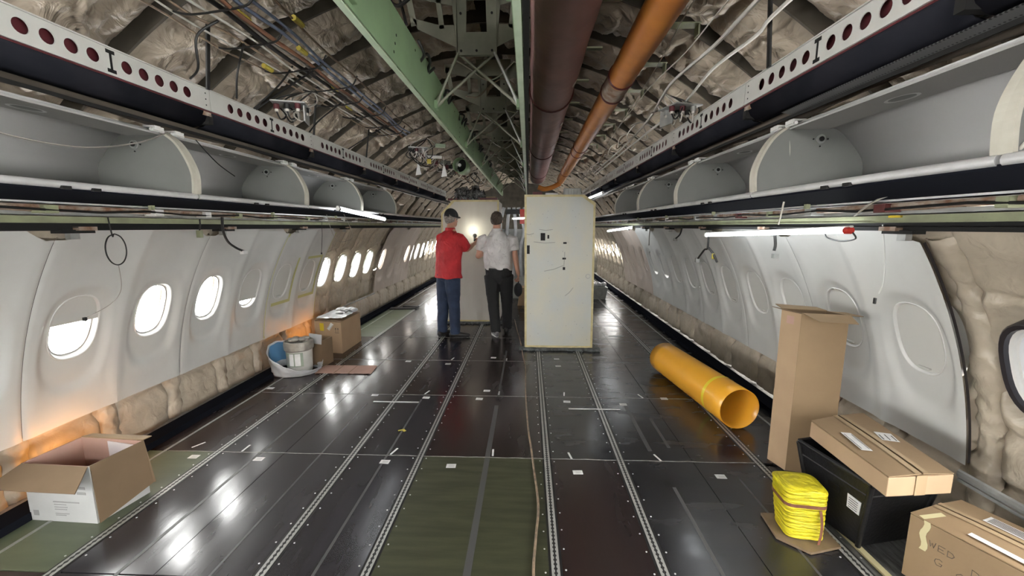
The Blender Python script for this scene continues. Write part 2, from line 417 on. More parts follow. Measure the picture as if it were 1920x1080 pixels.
# tape strips and small tape ticks
for (x0, x1, y, z_, lb) in ((-1.07, -.66, 3.42, 0, 'long white tape strip across the left pair of seat tracks'), (.66, 1.10, 3.34, 0, 'long white tape strip across the inner right seat track'),
                        (1.46, 1.68, 5.75, 0, 'short grey tape strip on the floor beyond the orange tube')):
    b = MB(); b.bx((x0, y, .0036), (x1, y + .022, .0046)); single(b, 'tape_strip', 'paper', lb, 'tape')
TK = [(-1.68, 2.63, 0, 'on the wide left panel at the nearest seam'), (-2.05, 2.66, .5, 'on the left outer panel at the nearest seam'), (-.62, 2.63, .3, 'between the left pair of tracks at the nearest seam'), (.07, 2.64, -.05, 'in the middle aisle at the nearest seam'), (.60, 2.62, -.2, 'between the right pair of tracks at the nearest seam'), (1.19, 2.62, -.3, 'on the wide right panel at the nearest seam'),
      (-.64, 3.66, .3, 'between the left pair of tracks at the second seam'), (.04, 3.67, 0, 'in the middle aisle at the second seam'), (.65, 3.67, .1, 'between the right pair of tracks at the second seam'), (1.35, 3.65, -.3, 'on the wide right panel at the second seam'), (-.58, 4.66, .2, 'between the left pair of tracks at the third seam'), (.06, 4.66, 0, 'in the middle aisle at the third seam')]
for (x, y, a, lb) in TK:
    b = MB(); b.box((x, y, .0012), (.013, .085, .001), 0, -a); single(b, 'tape_tick', 'paper', 'tiny white tape tick ' + lb, 'tape', 'tape ticks on the floor seams')
b = MB(); b.box((-.66, 2.93, .002), (.05, .012, .003), 0, .4); b.box((-.635, 2.92, .002), (.02, .02, .002), 0, .9); single(b, 'tape_scrap', 'wire_yellow', 'yellow scrap of tape lying on the floor between the left tracks', 'tape')
# ---------------------------------------------------------------- window cells
EX = 2.6
def outline(hw, hh, n_v, n_h, y0, y1, z0, z1f, zw):
    """boundary points of the cell and hole points on the same rays; relative to (yc, 0)"""
    B = []
    for i in range(n_h): y = y0 + (y1 - y0) * i / n_h; B.append((y, z0))
    for i in range(n_v): z = z0 + (z1f(y1) - z0) * i / n_v; B.append((y1, z))
    for i in range(n_h): y = y1 + (y0 - y1) * i / n_h; B.append((y, z1f(y)))
    for i in range(n_v): z = z1f(y0) + (z0 - z1f(y0)) * i / n_v; B.append((y0, z))
    H = []
    for (y, z) in B:
        dy, dz = y, z - zw; k = (abs(dy / hw) ** EX + abs(dz / hh) ** EX) ** (1 / EX); H.append((dy / k, zw + dz / k))
    return B, H
def cell(b, s, yc, R, hw, hh, y0, y1, z0, z1f, zw, disp, rings=20, nv=26, nh=12, mi=0, ease=1.25):
    B, H = outline(hw, hh, nv, nh, y0, y1, z0, z1f, zw); n = len(B); base = len(b.v)
    for r in range(rings + 1):
        t = (r / rings) ** ease
        for i in range(n):
            y = H[i][0] + (B[i][0] - H[i][0]) * t; z = H[i][1] + (B[i][1] - H[i][1]) * t
            b.v.append(cylp(s, R, yc + y, z, disp(y, z)))
    for r in range(rings):
        for i in range(n):
            a = base + r * n + i; c = base + r * n + (i + 1) % n; b.f.append((a, c, c + n, a + n)); b.m.append(mi)
def ring_pts(hw, hh, zw, n=40, ex=2.6):
    out = []
    for i in range(n):
        a = 2 * pi * i / n; c, q = cos(a), sin(a); k = (abs(c) ** ex + abs(q) ** ex) ** (1 / ex); out.append((hw * c / k, zw + hh * q / k))
    return out
def ring_strip(b, s, yc, R, rings, mi=0, zw=.94):
    """rings: list of (hw, hh, d)"""
    n = 40; base = len(b.v)
    for (hw, hh, d) in rings:
        for (y, z) in ring_pts(hw, hh, zw): b.v.append(cylp(s, R, yc + y, z, d))
    for r in range(len(rings) - 1):
        for i in range(n):
            a = base + r * n + i; c = base + r * n + (i + 1) % n; b.f.append((a, c, c + n, a + n)); b.m.append(mi)
def plate(b, s, yc, R, hw, hh, d, zlo, zw=.94, mi=0, thick=.004, bulge=.0):
    """flat plate filling the window outline above zlo (a blind) or all of it"""
    n = 24
    def fn(u, v):
        z = zw + hh - (zw + hh - zlo) * u; t = min(1, abs((z - zw) / hh)); y = hw * (1 - t ** EX) ** (1 / EX) * (2 * v - 1)
        return cylp(s, R, yc + y, z, d)
    b.grid(fn, n, 16, mi)
ZW = .94; HW = .138; HH = .192
def recess(dy, dz):
    r = (abs(dy / .205) ** 2.6 + abs((dz - .865 + .0) / .335) ** 2.6) ** (1 / 2.6)
    return .024 * (1 - sstep(.78, 1.04, r))
def panel_disp(left_seam, right_seam):
    def f(y, z):
        w_ = y / (PITCH / 2); r = recess(y, z)
        ridge = -.012 * sstep(.72, 1.0, abs(w_))
        if (left_seam and w_ < 0) or (right_seam and w_ > 0): ridge = .006 * sstep(.93, 1.0, abs(w_)) - .007 * sstep(.55, .8, abs(w_))
        valley = .012 * (1 - sstep(.2, .75, abs(w_ - .1))) * sstep(1.12, 1.35, z)
        return r + ridge + valley
    return f
def ztop(seamside):
    def f(y):
        w_ = y / (PITCH / 2)
        d = (w_ + 1 if seamside < 0 else 1 - w_) * PITCH / 2
        return 1.535 - .055 * (1 - sstep(.03, .17, d))
    return f
def make_panel(s, k, state, mat, label, grp, tape=False):
    """panel over windows k and k+1; state[i]: fraction of the window the blind covers"""
    yc0, yc1 = Y0 + k * PITCH + YS[s], Y0 + (k + 1) * PITCH + YS[s]
    t = thing('sidewall_panel', label, 'wall panel', (s * 2.5, (yc0 + yc1) / 2, .35), grp)
    b = MB(); g = .0012
    cell(b, s, yc0, RP, HW, HH, -PITCH / 2 + (.025 if s > 0 and k == 1 else g), PITCH / 2, .35, ztop(-1), ZW, panel_disp(True, False))
    cell(b, s, yc1, RP, HW, HH, -PITCH / 2, PITCH / 2 - g, .35, ztop(1), ZW, panel_disp(False, True))
    o = b.build('lining', mat, t, smooth=180)
    b = MB(); ye = yc1 + PITCH / 2; b.grid(lambda u, v: cylp(s, RP, ye - .045 + .09 * v, .36 + 1.10 * u, .0125 + .012 * abs(v - .5)), 16, 4)
    b.build('seam_light_stop', 'black_frame', t)  # added dark strip that stops sky light leaking through the seam
    if s > 0 and k == 1:
        b = MB(); ye = yc0 - PITCH / 2 + .025; b.grid(lambda u, v: cylp(s, RP, ye + .001, .36 + 1.11 * u, .003 + .014 * v), 24, 1)
        b.build('end_seal', 'black_frame', t)
    for i, yc in enumerate((yc0, yc1)):
        b = MB(); ring_strip(b, s, yc, RP, [(HW + .005, HH + .005, .0245), (HW + .002, HH + .002, .0205), (HW - .003, HH - .003, .0215), (HW - .007, HH - .007, .032), (HW - .018, HH - .02, .05), (HW - .022, HH - .024, .052), (HW - .024, HH - .028, .075), (.168, .225, .128)])
        wf = b.build('window_frame', 'bezel' if mat == 'panel_white' else mat, t, smooth=60)
        cov = state[i]
        b = MB(); ring_strip(b, s, yc, RP, [(HW - .017, HH - .019, .046), (HW - .0225, HH - .0245, .0475), (HW - .0225, HH - .0245, .054)]); b.build('gasket', 'wire_grey', wf, smooth=40)
        b = MB(); plate(b, s, yc, RP, HW - .02, HH - .022, .066, ZW - HH + .022); b.build('pane', 'glass', wf)
        if cov > 0:
            zlo = ZW + HH - 2 * (HH - .006) * cov - .006
            b = MB(); plate(b, s, yc, RP, HW - .004, HH - .004, .034, max(zlo, ZW - HH + .004)); 
            if cov < 1: 
                zz = zlo; wd = HW * .96
                b.grid(lambda u, v: cylp(s, RP, yc + (2 * v - 1) * wd * (1 - min(1, abs((zz - ZW) / HH)) ** EX) ** .385, zz + .03 * u, .026), 2, 8)
                b.grid(lambda u, v: cylp(s, RP, yc + (2 * v - 1) * wd * (1 - min(1, abs((zz - ZW) / HH)) ** EX) ** .385, zz, .026 + .012 * u), 1, 8)
            else:
                b.box(cylp(s, RP, yc, ZW - HH + .028, .027), (.012, .07, .008))
            b.build('window_blind', 'shade' if mat == 'panel_white' else mat, t, smooth=40)
    if tape:
        b = MB(); n = 26
        for (ya, yb) in ((yc0 - PITCH / 2 + .004, yc0 - PITCH / 2 + .034), (yc1 + PITCH / 2 - .03, yc1 + PITCH / 2 - .004)):
            b.grid(lambda u, v: cylp(s, RP, ya + (yb - ya) * v, .36 + 1.12 * u, -.006), n, 1)
        for yc in (yc0, yc1):
            for (q0, q1, z0, z1) in ((.15, .185, .70, 1.2), (-.17, .185, .69, .725)) + (((-.17, .185, 1.17, 1.2),) if yc == yc1 else ()):
                b.grid(lambda u, v: cylp(s, RP, yc + q0 + (q1 - q0) * v, z0 + (z1 - z0) * u, -.004), 8, 4)
        b.build('masking_tape', 'tape_lime', t)
    return t
L_ = 'panel row along the left wall'; R_ = 'panel row along the right wall'
make_panel(-1, -1, (1, 1), 'panel_white', 'white window panel nearest the camera on the left, cut off by the photo edge', L_)
make_panel(-1, 1, (.42, 0), 'panel_white', 'white left wall panel with one blind half down and one window open', L_)
make_panel(-1, 3, (0, .80), 'panel_white', 'white left wall panel with one bright window and one blind nearly closed', L_)
make_panel(-1, 5, (1, 1), 'panel_white', 'white left wall panel outlined with yellow green masking tape', L_, tape=True)
make_panel(-1, 11, (0, 1), 'panel_beige', 'pale left wall panel just beyond the bare insulated bays, first window bright', L_)
make_panel(-1, 13, (1, 0), 'panel_beige', 'far pale left wall panel with its last window bright', L_)
make_panel(1, 1, (1, 1), 'panel_white', 'white right wall panel nearest the camera beside the exposed insulation', R_)
make_panel(1, 3, (1, 1), 'panel_white', 'white right wall panel behind the orange tube, second of the row', R_)
make_panel(1, 5, (1, 1), 'panel_white', 'white right wall panel, third of the row from the exposed insulation', R_)
make_panel(1, 7, (1, 1), 'panel_white', 'white right wall panel, fourth of the row, both blinds shut', R_)
make_panel(1, 9, (.9, .9), 'panel_white', 'white right wall panel with slivers of daylight under both blinds', R_)
make_panel(1, 11, (1, 1), 'panel_beige', 'beige right wall panel just beyond the white ones', R_)
make_panel(1, 13, (1, 1), 'panel_beige', 'beige right wall panel, last of the row', R_)
# ---------------------------------------------------------------- insulation blankets behind and between
def bl_disp(seed):
    def f(y, z):
        w_ = abs(y) / (PITCH / 2); r = (abs(y / .175) ** 3 + abs((z - ZW) / .235) ** 3) ** (1 / 3)
        p = -.060 * (1 - sstep(.66, 1.0, w_)) * sstep(.98, 1.35, r)
        p += .03 * math.exp(-((z - 1.235 - .03 * sin(y * 9 + seed)) / .018) ** 2) + .02 * math.exp(-((z - .58 - .04 * y) / .02) ** 2) * (1 if r > 1 else 0)
        p += .045 * (1 - sstep(.0, .07, abs(z - .3)))
        q = fnoise(y * 1.0, z * .7, seed * 3.3, 6) * .022 + fnoise(y * 2.4, z * 1.4, seed * 5.1 + 2, 9) * .010 + fnoise(y + z * .8, z * .3, seed, 22) * .006
        return (p + q * sstep(1, 1.2, r)) * (1 - sstep(.84, .99, w_)) + .01
    return f
bl = {}
def wall_blanket(s, k, label, grp, var):
    yc = Y0 + k * PITCH + YS[s]
    if (s, var) not in bl:
        b = MB(); cell(b, s, 0, RB, .150, .205, -PITCH / 2, PITCH / 2, -.02, lambda y: 1.60, ZW, bl_disp(var), 26, 44, 18, ease=1.1)
        o = b.build('insulation_blanket', 'blanket', smooth=180, origin=(s * 2.6, 0, 0)); o.location = (s * 2.6, yc, 0); bl[(s, var)] = o
    else:
        o = bl[(s, var)].copy(); COL.objects.link(o); o.location = (s * 2.6, yc, 0)
    return tag(o, label, 'insulation', grp)
for s, sd in ((-1, 'left'), (1, 'right')):
    for k in range(-2, 23):
        bare = (s < 0 and (7 <= k <= 10 or k >= 15)) or (s > 0 and (k <= 0 or k >= 15))
        if s < 0: lb = 'quilted beige blanket bare around a bright window past the taped left panel' if 7 <= k <= 10 else ('beige insulation blanket bare at the far left end' if k >= 15 else 'beige insulation blanket showing only below the left white panels')
        else: lb = 'large puffy beige insulation blanket around the black framed window at the right edge' if k == 0 else ('beige insulation blanket bare at the far right end' if k >= 15 else ('beige insulation blanket outside the right photo edge' if k < 0 else 'beige insulation blanket showing only below the right wall panels'))
        if k != 0 or s < 0: lb += ', %s bay' % ORD[k + 2]
        wall_blanket(s, k, lb, 'insulation blankets of the %s wall %s' % (sd, 'bare' if bare else 'behind panels'), k % 3)
# quilted wraps over the frames between the bays
fwm = {}
for s, sd in ((-1, 'left'), (1, 'right')):
    for k in range(-2, 23):
        yf = Y0 + (k + .5) * PITCH + YS[s]; v = k % 2
        bare = (s < 0 and (6 <= k <= 10 or k >= 14)) or (s > 0 and (k <= -1 or k >= 14))
        key = (s, v, bare, s > 0 and k == 0)
        if key not in fwm:
            rr = .064 if bare else .066; hi = 1.52
            if key[3]: rr = .064
            def fn(u, vv):
                z = -.01 + (hi + .01) * u; a = pi * (vv * 2 - 1) * .5 * 1.05
                r = rr * (1 + .16 * sin(z * 9 + v) + .10 * sin(z * 23 + 2 * v)) + .012 * fnoise(z * 1.0, vv * 2, v * 7 + s, 8)
                wr = .006 * fnoise(z * 2, vv * 5, v, 12) + .004 * sin(z * 70 + 3 * sin(a * 2 + z * 5))
                return cylp(s, RB - (.0 if not key[3] else -.0), (r + wr) * sin(a) + .018 * sin(z * 5 + v), z, -(r + wr) * cos(a) * .9 + .0)
            b = MB(); b.grid(fn, 110, 14)
            o = b.build('frame_wrap', 'blanket', smooth=180, origin=(s * 2.6, 0, 0)); fwm[key] = o
        else:
            o = fwm[key].copy(); COL.objects.link(o)
        o.location = (s * 2.6, yf + (.008 if key[3] else .0), 0)
        if key[3]: lb = 'thick wrinkled insulation roll standing at the edge of the nearest right panel'
        else: lb = 'padded frame wrap between bare bays of the %s wall' % sd if bare else 'padded frame wrap showing only below the %s wall panels' % sd
        if not key[3]: lb += ', %s frame' % ORD[k + 2]
        tag(o, lb, 'insulation', 'frame wraps of the %s wall %s' % (sd, 'bare' if bare else 'behind panels') + (' front' if key[3] else ''))
# bare windows in the insulation
def bare_window(s, k, mats, label, blk, grp):
    yc = Y0 + k * PITCH + YS[s]; t = thing('cabin_window', label, 'window', (s * 2.6, yc, ZW), grp)
    b = MB(); 
    if blk: ring_strip(b, s, yc, RB, [(.176, .232, .0), (.172, .229, -.055), (.166, .223, -.062), (.150, .205, -.058), (.146, .200, -.04), (.148, .203, .03)])
    else: ring_strip(b, s, yc, RB, [(.160, .215, .0), (.155, .21, -.02), (.14, .195, -.015), (.135, .19, .03)])
    fo = b.build('rubber_seal', 'black_frame' if blk else 'rim_cream', t, smooth=40)
    b = MB(); ring_strip(b, s, yc, RB, [(.147, .202, -.040), (.136, .190, -.034), (.132, .186, -.022), (.124, .178, -.018), (.118, .17, .045)]); b.build('inner_frame', 'bezel', t, smooth=30)
    b = MB(); plate(b, s, yc, RB, .125, .178, .04, ZW - .178); b.build('pane', 'filmed_glass' if blk else 'glass', t)
bare_window(1, 0, None, 'black framed fuselage window in the bare insulation at the right edge', True, None)
for i, k in enumerate((7, 8, 9, 10)):
    bare_window(-1, k, None, ('first', 'second', 'third', 'fourth')[i] + ' bright window in the bare insulated bays past the taped left panel', False, 'bright windows in the bare left bays')
for k in (15, 16, 17): bare_window(-1, k, None, 'far bright window in the bare bays beyond the last left panel', False, 'far left bare windows')
b = MB(); b.sweep([(2.475, 1.2, .33), (2.475, 1.99, .325)], (.012, .022), 8); b.bx((2.47, 1.2, .285), (2.50, 1.99, .30))
single(b, 'dado_rail', 'alu_dull', 'bare metal rail along the insulation under the black framed window', 'rail')
b = MB(); b.sweep([(-2.49, 5.3, .35), (-2.49, 7.3, .35)], .012, 8); single(b, 'dado_rail', 'alu_dull', 'thin metal rail low on the bare insulated bays of the left wall', 'rail')
# ---------------------------------------------------------------- ceiling blankets, one per bay and side
cb = {}
def crown(side, j):
    v = j % 4; key = (side, v)
    if key not in cb:
        a0, a1 = (radians(31), radians(88.6)) if side > 0 else (radians(91.4), radians(149))
        W = .485
        def fn(u, q):
            a = a0 + (a1 - a0) * u; w_ = 2 * q - 1; y = w_ * W / 2
            e = sstep(0, .03, u) * sstep(0, .03, 1 - u)
            d = .085 * (1 - abs(w_) ** 3.0) * e
            q1 = fnoise(u * 7, w_ * .9, v * 4 + side, 1); q2 = fnoise(u * 16 + q1 * 2, w_ * 2.2 - q1, v * 3 + side, 1.1); q3 = fnoise(u * 34 + q2 * 3, w_ * 2.5 + q1 * 4, v, 1.3)
            d += (.036 * q1 + .022 * (abs(q2) * 2 - .5) + .010 * (abs(q3) * 2 - .4)) * (1 - abs(w_) ** 6)
            for kk in range(3):
                uc = (.22 + .27 * kk + .03 * v); d -= .03 * math.exp(-((u - uc - .012 * w_) / .010) ** 2) * (1 - abs(w_) ** 4)
            r = RB + .09 - d
            return (r * cos(a), y + .012 * fnoise(u * 8, v, side, 1), ZC + KZ * r * sin(a))
        b = MB(); b.grid(fn, 170, 26)
        o = b.build('ceiling_blanket', 'blanket_top', smooth=180, origin=(0, 0, 0)); cb[key] = o
    else:
        o = cb[key].copy(); COL.objects.link(o)
    o.location = (0, Y0 + j * PITCH, 0)
    return tag(o, 'grimy and shade-darkened beige ceiling blanket on the %s side, %s row counted from the near end' % ('right' if side > 0 else 'left', ORD[j + 2]), 'insulation', 'ceiling blankets %s' % ('right' if side > 0 else 'left'))
for j in range(-2, 23):
    crown(1, j); crown(-1, j)
# bare frame strips between the ceiling blankets
b0 = None
for j in range(-2, 23):
    if b0 is None:
        b = MB(); n = 60
        for (w0, r0, r1) in ((.012, RS - .02, RB + .02), ):
            def fn(u, q):
                a = radians(30 + 120 * u); r = r0 + (r1 - r0) * q; return (r * cos(a), 0, ZC + KZ * r * sin(a))
            b.grid(fn, n, 2)
            b.grid(lambda u, q: ((r1) * cos(radians(30 + 120 * u)), (q - .5) * .014, ZC + KZ * r1 * sin(radians(30 + 120 * u))), n, 1)
        b0 = b.build('ceiling_frame', 'skin_dark', smooth=0, origin=(0, 0, 0), solid=.003); o = b0
    else:
        o = b0.copy(); COL.objects.link(o)
    o.location = (0, FR0 + j * PITCH, 0); tag(o, 'narrow fuselage frame between ceiling blankets, %s counted from the near end' % ORD[j + 2], 'frame', 'ceiling frames')
# ================================================================ PEOPLE
def remesh(mb, name, mats, parent, vox, smooth_it=3, disp=None, label=None):
    o = mb.build('tmp_' + name, mats, None, origin=(0, 0, 0))
    m = o.modifiers.new('r', 'REMESH'); m.mode = 'VOXEL'; m.voxel_size = vox; m.use_smooth_shade = True
    s_ = o.modifiers.new('s', 'SMOOTH'); s_.iterations = smooth_it; s_.factor = .5
    dg = bpy.context.evaluated_depsgraph_get(); dg.update(); ev = o.evaluated_get(dg); me = bpy.data.meshes.new_from_object(ev)
    bpy.data.objects.remove(o)
    r = parent
    while r.parent: r = r.parent
    L = r.location
    cs_ = [v.co.copy() for v in me.vertices]; ns = [v.normal.copy() for v in me.vertices] if disp else None
    out = []
    for i, c in enumerate(cs_):
        if disp: c = c + ns[i] * disp(c)
        c = c - L; out += [c.x, c.y, c.z]
    me.vertices.foreach_set('co', out); me.update()
    me.polygons.foreach_set('use_smooth', [True] * len(me.polygons)); me.materials.clear(); me.materials.append(MT[mats if isinstance(mats, str) else mats[0]])
    ob = bpy.data.objects.new(name, me); COL.objects.link(ob); ob.parent = parent
    if label: ob['label'] = label
    return ob
def person(J, label, mats, short=False, cap=False, head_dir=(0, 1, 0), shoe=('shoe_black', 'shoe_black'), tuck=True, shoe_dir=None, hair='hair_grey', hold=(0, 0)):
    V = {k: Vector(v) for k, v in J.items() if isinstance(v, tuple)}; root = thing('person', label, 'person', (V['pelvis'].x, V['pelvis'].y, 0))
    rgt = (V['shR'] - V['shL']); rgt.z = 0; rgt.normalize(); fwd = Vector((-rgt.y, rgt.x, 0)); hd = Vector(head_dir).normalized(); hr = Vector((hd.y, -hd.x, 0)).normalized(); hu = Vector((0, 0, 1))
    # ---- body: one continuous surface
    b = MB(); tor = [V['pelvis'] - Vector((0, 0, .06)), V['pelvis'] + Vector((0, 0, .06)), (V['pelvis'] + V['chest']) / 2, V['chest'], V['chest'] + Vector((0, 0, .12)), V['neck'] - Vector((0, 0, .03))]
    b.sweep(tor, [(.13, .085), (.13, .085), (.135, .09), (.16, .105), (.165, .10), (.08, .065)], 20, up0=fwd, rnd=True)
    b.sweep([V['neck'] - Vector((0, 0, .06)), V['neck'], V['head'] - Vector((0, 0, .05))], [.062, .055, .054], 14, rnd=True)
    H = V['head']; M = Matrix((hr, hd, hu)).transposed()
    b.ball(H + hu * .02, (.077, .095, .105), n=22, k=16, M=M); b.ball(H - hu * .05 + hd * .03, (.056, .062, .062), n=18, k=12, M=M)
    b.sweep([H + hd * .088 + hu * .02, H + hd * .112 - hu * .018], [.009, .014], 8, rnd=True); b.ball(H + hd * .092 - hu * .055, (.024, .012, .009), n=10, k=6, M=M)
    for q in (-1, 1):
        b.ball(H + hr * q * .078 + hu * -.005 - hd * .005, (.010, .02, .033), n=12, k=8, M=M); b.ball(H + hd * .082 + hr * q * .032 + hu * .036, (.018, .010, .006), n=8, k=6, M=M)
    for sd in ('L', 'R'):
        b.sweep([V['sh' + sd], V['el' + sd]], [.052, .040], 14, rnd=True); b.sweep([V['el' + sd], (V['el' + sd] * .6 + V['wr' + sd] * .4), V['wr' + sd]], [.041, .040, .027], 14, rnd=True)
        b.sweep([V['hip' + sd], V['kn' + sd]], [.070, .050], 14, rnd=True); b.sweep([V['kn' + sd], V['kn' + sd] * .65 + V['an' + sd] * .35, V['an' + sd]], [.048, .050, .036], 14, rnd=True)
        # hand: palm, four unequal fingers bent at the knuckles, thumb from the side of the palm
        d = (V['ha' + sd] - V['wr' + sd]).normalized(); q = 1 if sd == 'R' else -1
        pn = V.get('pn' + sd, None)
        pn = (Vector(pn) if pn is not None else -rgt * q); pn = (pn - d * pn.dot(d)).normalized(); si = d.cross(pn).normalized()   # palm normal, sideways
        pc = V['wr' + sd] + d * .05; b.sweep([V['wr' + sd], pc, pc + d * .04], [(.024, .017), (.038, .014), (.040, .013)], 12, up0=pn, rnd=True)
        curl = hold[0 if sd == 'L' else 1]
        for i, (o, L1) in enumerate(((-.031, .068), (-.0105, .078), (.0105, .074), (.030, .058))):
            a = pc + d * .045 + si * o; P = [a]; ang = .15 + .15 * i * .3; dir_ = d.copy()
            for sgm in range(3):
                ang += (.35 if not curl else .95); dd = d * cos(ang) + pn * sin(ang); P.append(P[-1] + dd * (L1 * (.45, .32, .25)[sgm]))
            b.sweep(P, [.0095, .009, .0085, .0075], 8, rnd=True)
        th = pc - si * .03 - d * .015; b.sweep([th, th - si * .022 + d * .02 + pn * .012, th - si * .022 + d * .045 + pn * .03 * (1.3 if curl else 1)], [.012, .010, .009], 8, rnd=True)
    remesh(b, 'body', 'skin', root, .0075, 2)
    for q in (-1, 1):
        e = MB(); e.ball(H + hd * .088 + hr * q * .031 + hu * .022, (.011, .008, .007), n=10, k=6, M=M); e.build('eye', 'bezel', root, smooth=180)
    # ---- hair
    b = MB()
    def hairf(u, v):
        a = 2 * pi * v; back = .5 - .5 * sin(a); th = pi * (.34 + .42 * back ** .6) * u + .01; k = 1 + .06 * fnoise(cos(a) * u, sin(a) * u, u, 6)
        return H + hu * .016 + M @ Vector((.085 * k * sin(th) * cos(a), .103 * k * sin(th) * sin(a) - .004, .112 * k * cos(th)))
    b.grid(hairf, 22, 40)
    b.build('hair', hair, root, smooth=180, solid=.006)
    if cap:
        b = MB(); b.grid(lambda u, v: H + hu * .035 + M @ Vector((.090 * sin(pi * .55 * u) * cos(2 * pi * v), .106 * sin(pi * .55 * u) * sin(2 * pi * v), .108 * cos(pi * .55 * u) + .004)), 14, 30); b.build('cap', 'cap_black', root, smooth=180, solid=.005)
        b = MB(); b.grid(lambda u, v: H + hu * (.045 - .012 * u) + M @ Vector(((v - .5) * .14, .095 + .06 * u * (1 - (2 * v - 1) ** 2 * .7), 0)), 5, 10); b.build('cap_peak', 'cap_black', root, smooth=180, solid=.004)
    # ---- shirt
    b = MB(); zh = J['hemz']
    pz = V['pelvis'].copy(); pz.z = zh; mid = (V['pelvis'] + V['chest']) / 2
    w0 = (.222, .158) if not tuck else (.190, .135)
    b.sweep([pz, pz + Vector((0, 0, .07)), mid, V['chest'], V['chest'] + Vector((0, 0, .10)), V['neck'] - Vector((0, 0, .055)), V['neck'] - Vector((0, 0, .01))],
            [w0, (.205 if tuck else .21, .148), (.205, .146), (.218, .148), (.205, .132), (.125, .09), (.070, .066)], 24, up0=fwd)
    for sd in ('L', 'R'):
        k = J.get('sl' + sd, .72); e_ = V['sh' + sd] + (V['el' + sd] - V['sh' + sd]) * k
        b.sweep([V['sh' + sd] * .75 + V['neck'] * .25 - Vector((0, 0, .02)), V['sh' + sd], e_], [.066, .076, .078], 16, rnd=False); b.ball(V['sh' + sd] + Vector((0, 0, -.012)), .066, n=14, k=10)
    def dsp(c):
        f = sstep(zh - .02, zh + .12, c.z); return .011 * fnoise(c.x, c.y, c.z * .45, 12) + .005 * sin(c.z * 38 + c.x * 30 + 3 * fnoise(c.x, c.y, c.z, 5)) * (1 - f * .6) * .8 + .006 * fnoise(c.x, c.y, c.z, 5)
    remesh(b, 'shirt', mats[0], root, .0085, 3, dsp)
    b = MB(); b.sweep([V['neck'] - Vector((0, 0, .025)), V['neck'] + Vector((0, 0, .012)), V['neck'] + Vector((0, 0, .020))], [.072, .066, .062], 18, cap=False); b.build('collar', mats[0], root, smooth=60, solid=.006)
    # ---- trousers
    b = MB(); wz = J['waistz']; pw = V['pelvis'].copy(); pw.z = wz
    b.sweep([pw, (pw + V['pelvis']) / 2, V['pelvis'] - Vector((0, 0, .06))], [(.186, .13) if tuck else (.165, .12), (.195, .142) if tuck else (.175, .125), (.190, .142) if tuck else (.180, .13)], 24, up0=fwd, rnd=False); b.ball(V['pelvis'] - Vector((0, 0, .07)), (.17, .14, .10), n=20, k=12); b.ball((V['hipL'] + V['hipR']) / 2 - Vector((0, 0, .06)), (.11, .115, .09), n=18, k=12)
    for sd in ('L', 'R'):
        an = V['an' + sd]; b.sweep([V['hip' + sd] - Vector((0, 0, .02)), V['hip' + sd] * .5 + V['kn' + sd] * .5, V['kn' + sd], V['kn' + sd] * .5 + an * .5, an - Vector((0, 0, .035))], [.112, .102, .084, .076, .070], 18)
    remesh(b, 'trousers', mats[1], root, .0085, 3, lambda c: .005 * fnoise(c.x, c.y, c.z * .6, 12) + .004 * sin(c.z * 55 + c.x * 20) * sstep(.30, .05, c.z) + .003 * fnoise(c.x, c.y, c.z, 30))
    if tuck:
        b = MB(); pb = pw.copy(); b.sweep([pb - Vector((0, 0, .035)), pb + Vector((0, 0, .005))], [(.194, .137), (.194, .137)], 28, up0=fwd, cap=False); b.build('belt', 'shoe_black', root, smooth=60, solid=.004)
    # ---- shoes
    for i, sd in enumerate(('L', 'R')):
        an = V['an' + sd]; d = Vector((shoe_dir or {}).get(sd, tuple(fwd))).normalized(); sr = Vector((d.y, -d.x, 0)); M2 = Matrix((sr, d, hu)).transposed(); lift = J.get('lift' + sd, 0)
        base = Vector((an.x, an.y, lift)); b = MB()
        b.sweep([base - d * .055 + hu * .045, base + d * .02 + hu * .048, base + d * .10 + hu * .038, base + d * .175 + hu * .03], [(.036, .042), (.042, .044), (.047, .034), (.036, .024)], 16, up0=hu, rnd=True); b.sweep([base + hu * .05, base + hu * .10], [.043, .045], 14)
        remesh(b, 'shoe', shoe[i], root, .008, 2)
        b = MB(); pts = []
        for a in range(20):
            an_ = 2 * pi * a / 20; wx = .048 * cos(an_); wy = .135 * sin(an_) + .06; pts.append(base + M2 @ Vector((wx * (1.05 if wy > .06 else .85), wy, 0)) + hu * .002)
        b.prism(pts, (0, 0, .018)); b.build('sole', 'sole_white' if shoe[i] == 'shoe_grey' else 'shoe_black', root)
    return root
PA = person(dict(pelvis=(-.815, 5.69, .95), chest=(-.795, 5.70, 1.24), neck=(-.775, 5.72, 1.515), head=(-.762, 5.75, 1.652), shL=(-.93, 5.79, 1.40), shR=(-.635, 5.60, 1.395), elL=(-.80, 6.04, 1.24), elR=(-.555, 5.77, 1.235),
        wrL=(-.60, 6.15, 1.25), wrR=(-.47, 5.98, 1.315), haL=(-.52, 6.18, 1.28), haR=(-.43, 6.08, 1.35), hipL=(-.88, 5.745, .90), hipR=(-.745, 5.635, .90), knL=(-.90, 5.72, .49), knR=(-.735, 5.66, .49), anL=(-.915, 5.68, .09), anR=(-.71, 5.60, .09), hemz=.845, waistz=.93, slL=.8, slR=.86, pnL=(0, 0, 1), pnR=(-.6, .5, .3)),
    'person in red short-sleeved shirt, blue jeans and black cap, seen from behind reaching forward', ('shirt_red', 'jeans'), cap=True, head_dir=(.55, .83, -.12), tuck=False, shoe_dir={'L': (.5, .85, 0), 'R': (.96, .25, 0)}, hair='hair_grey', hold=(0, 1))
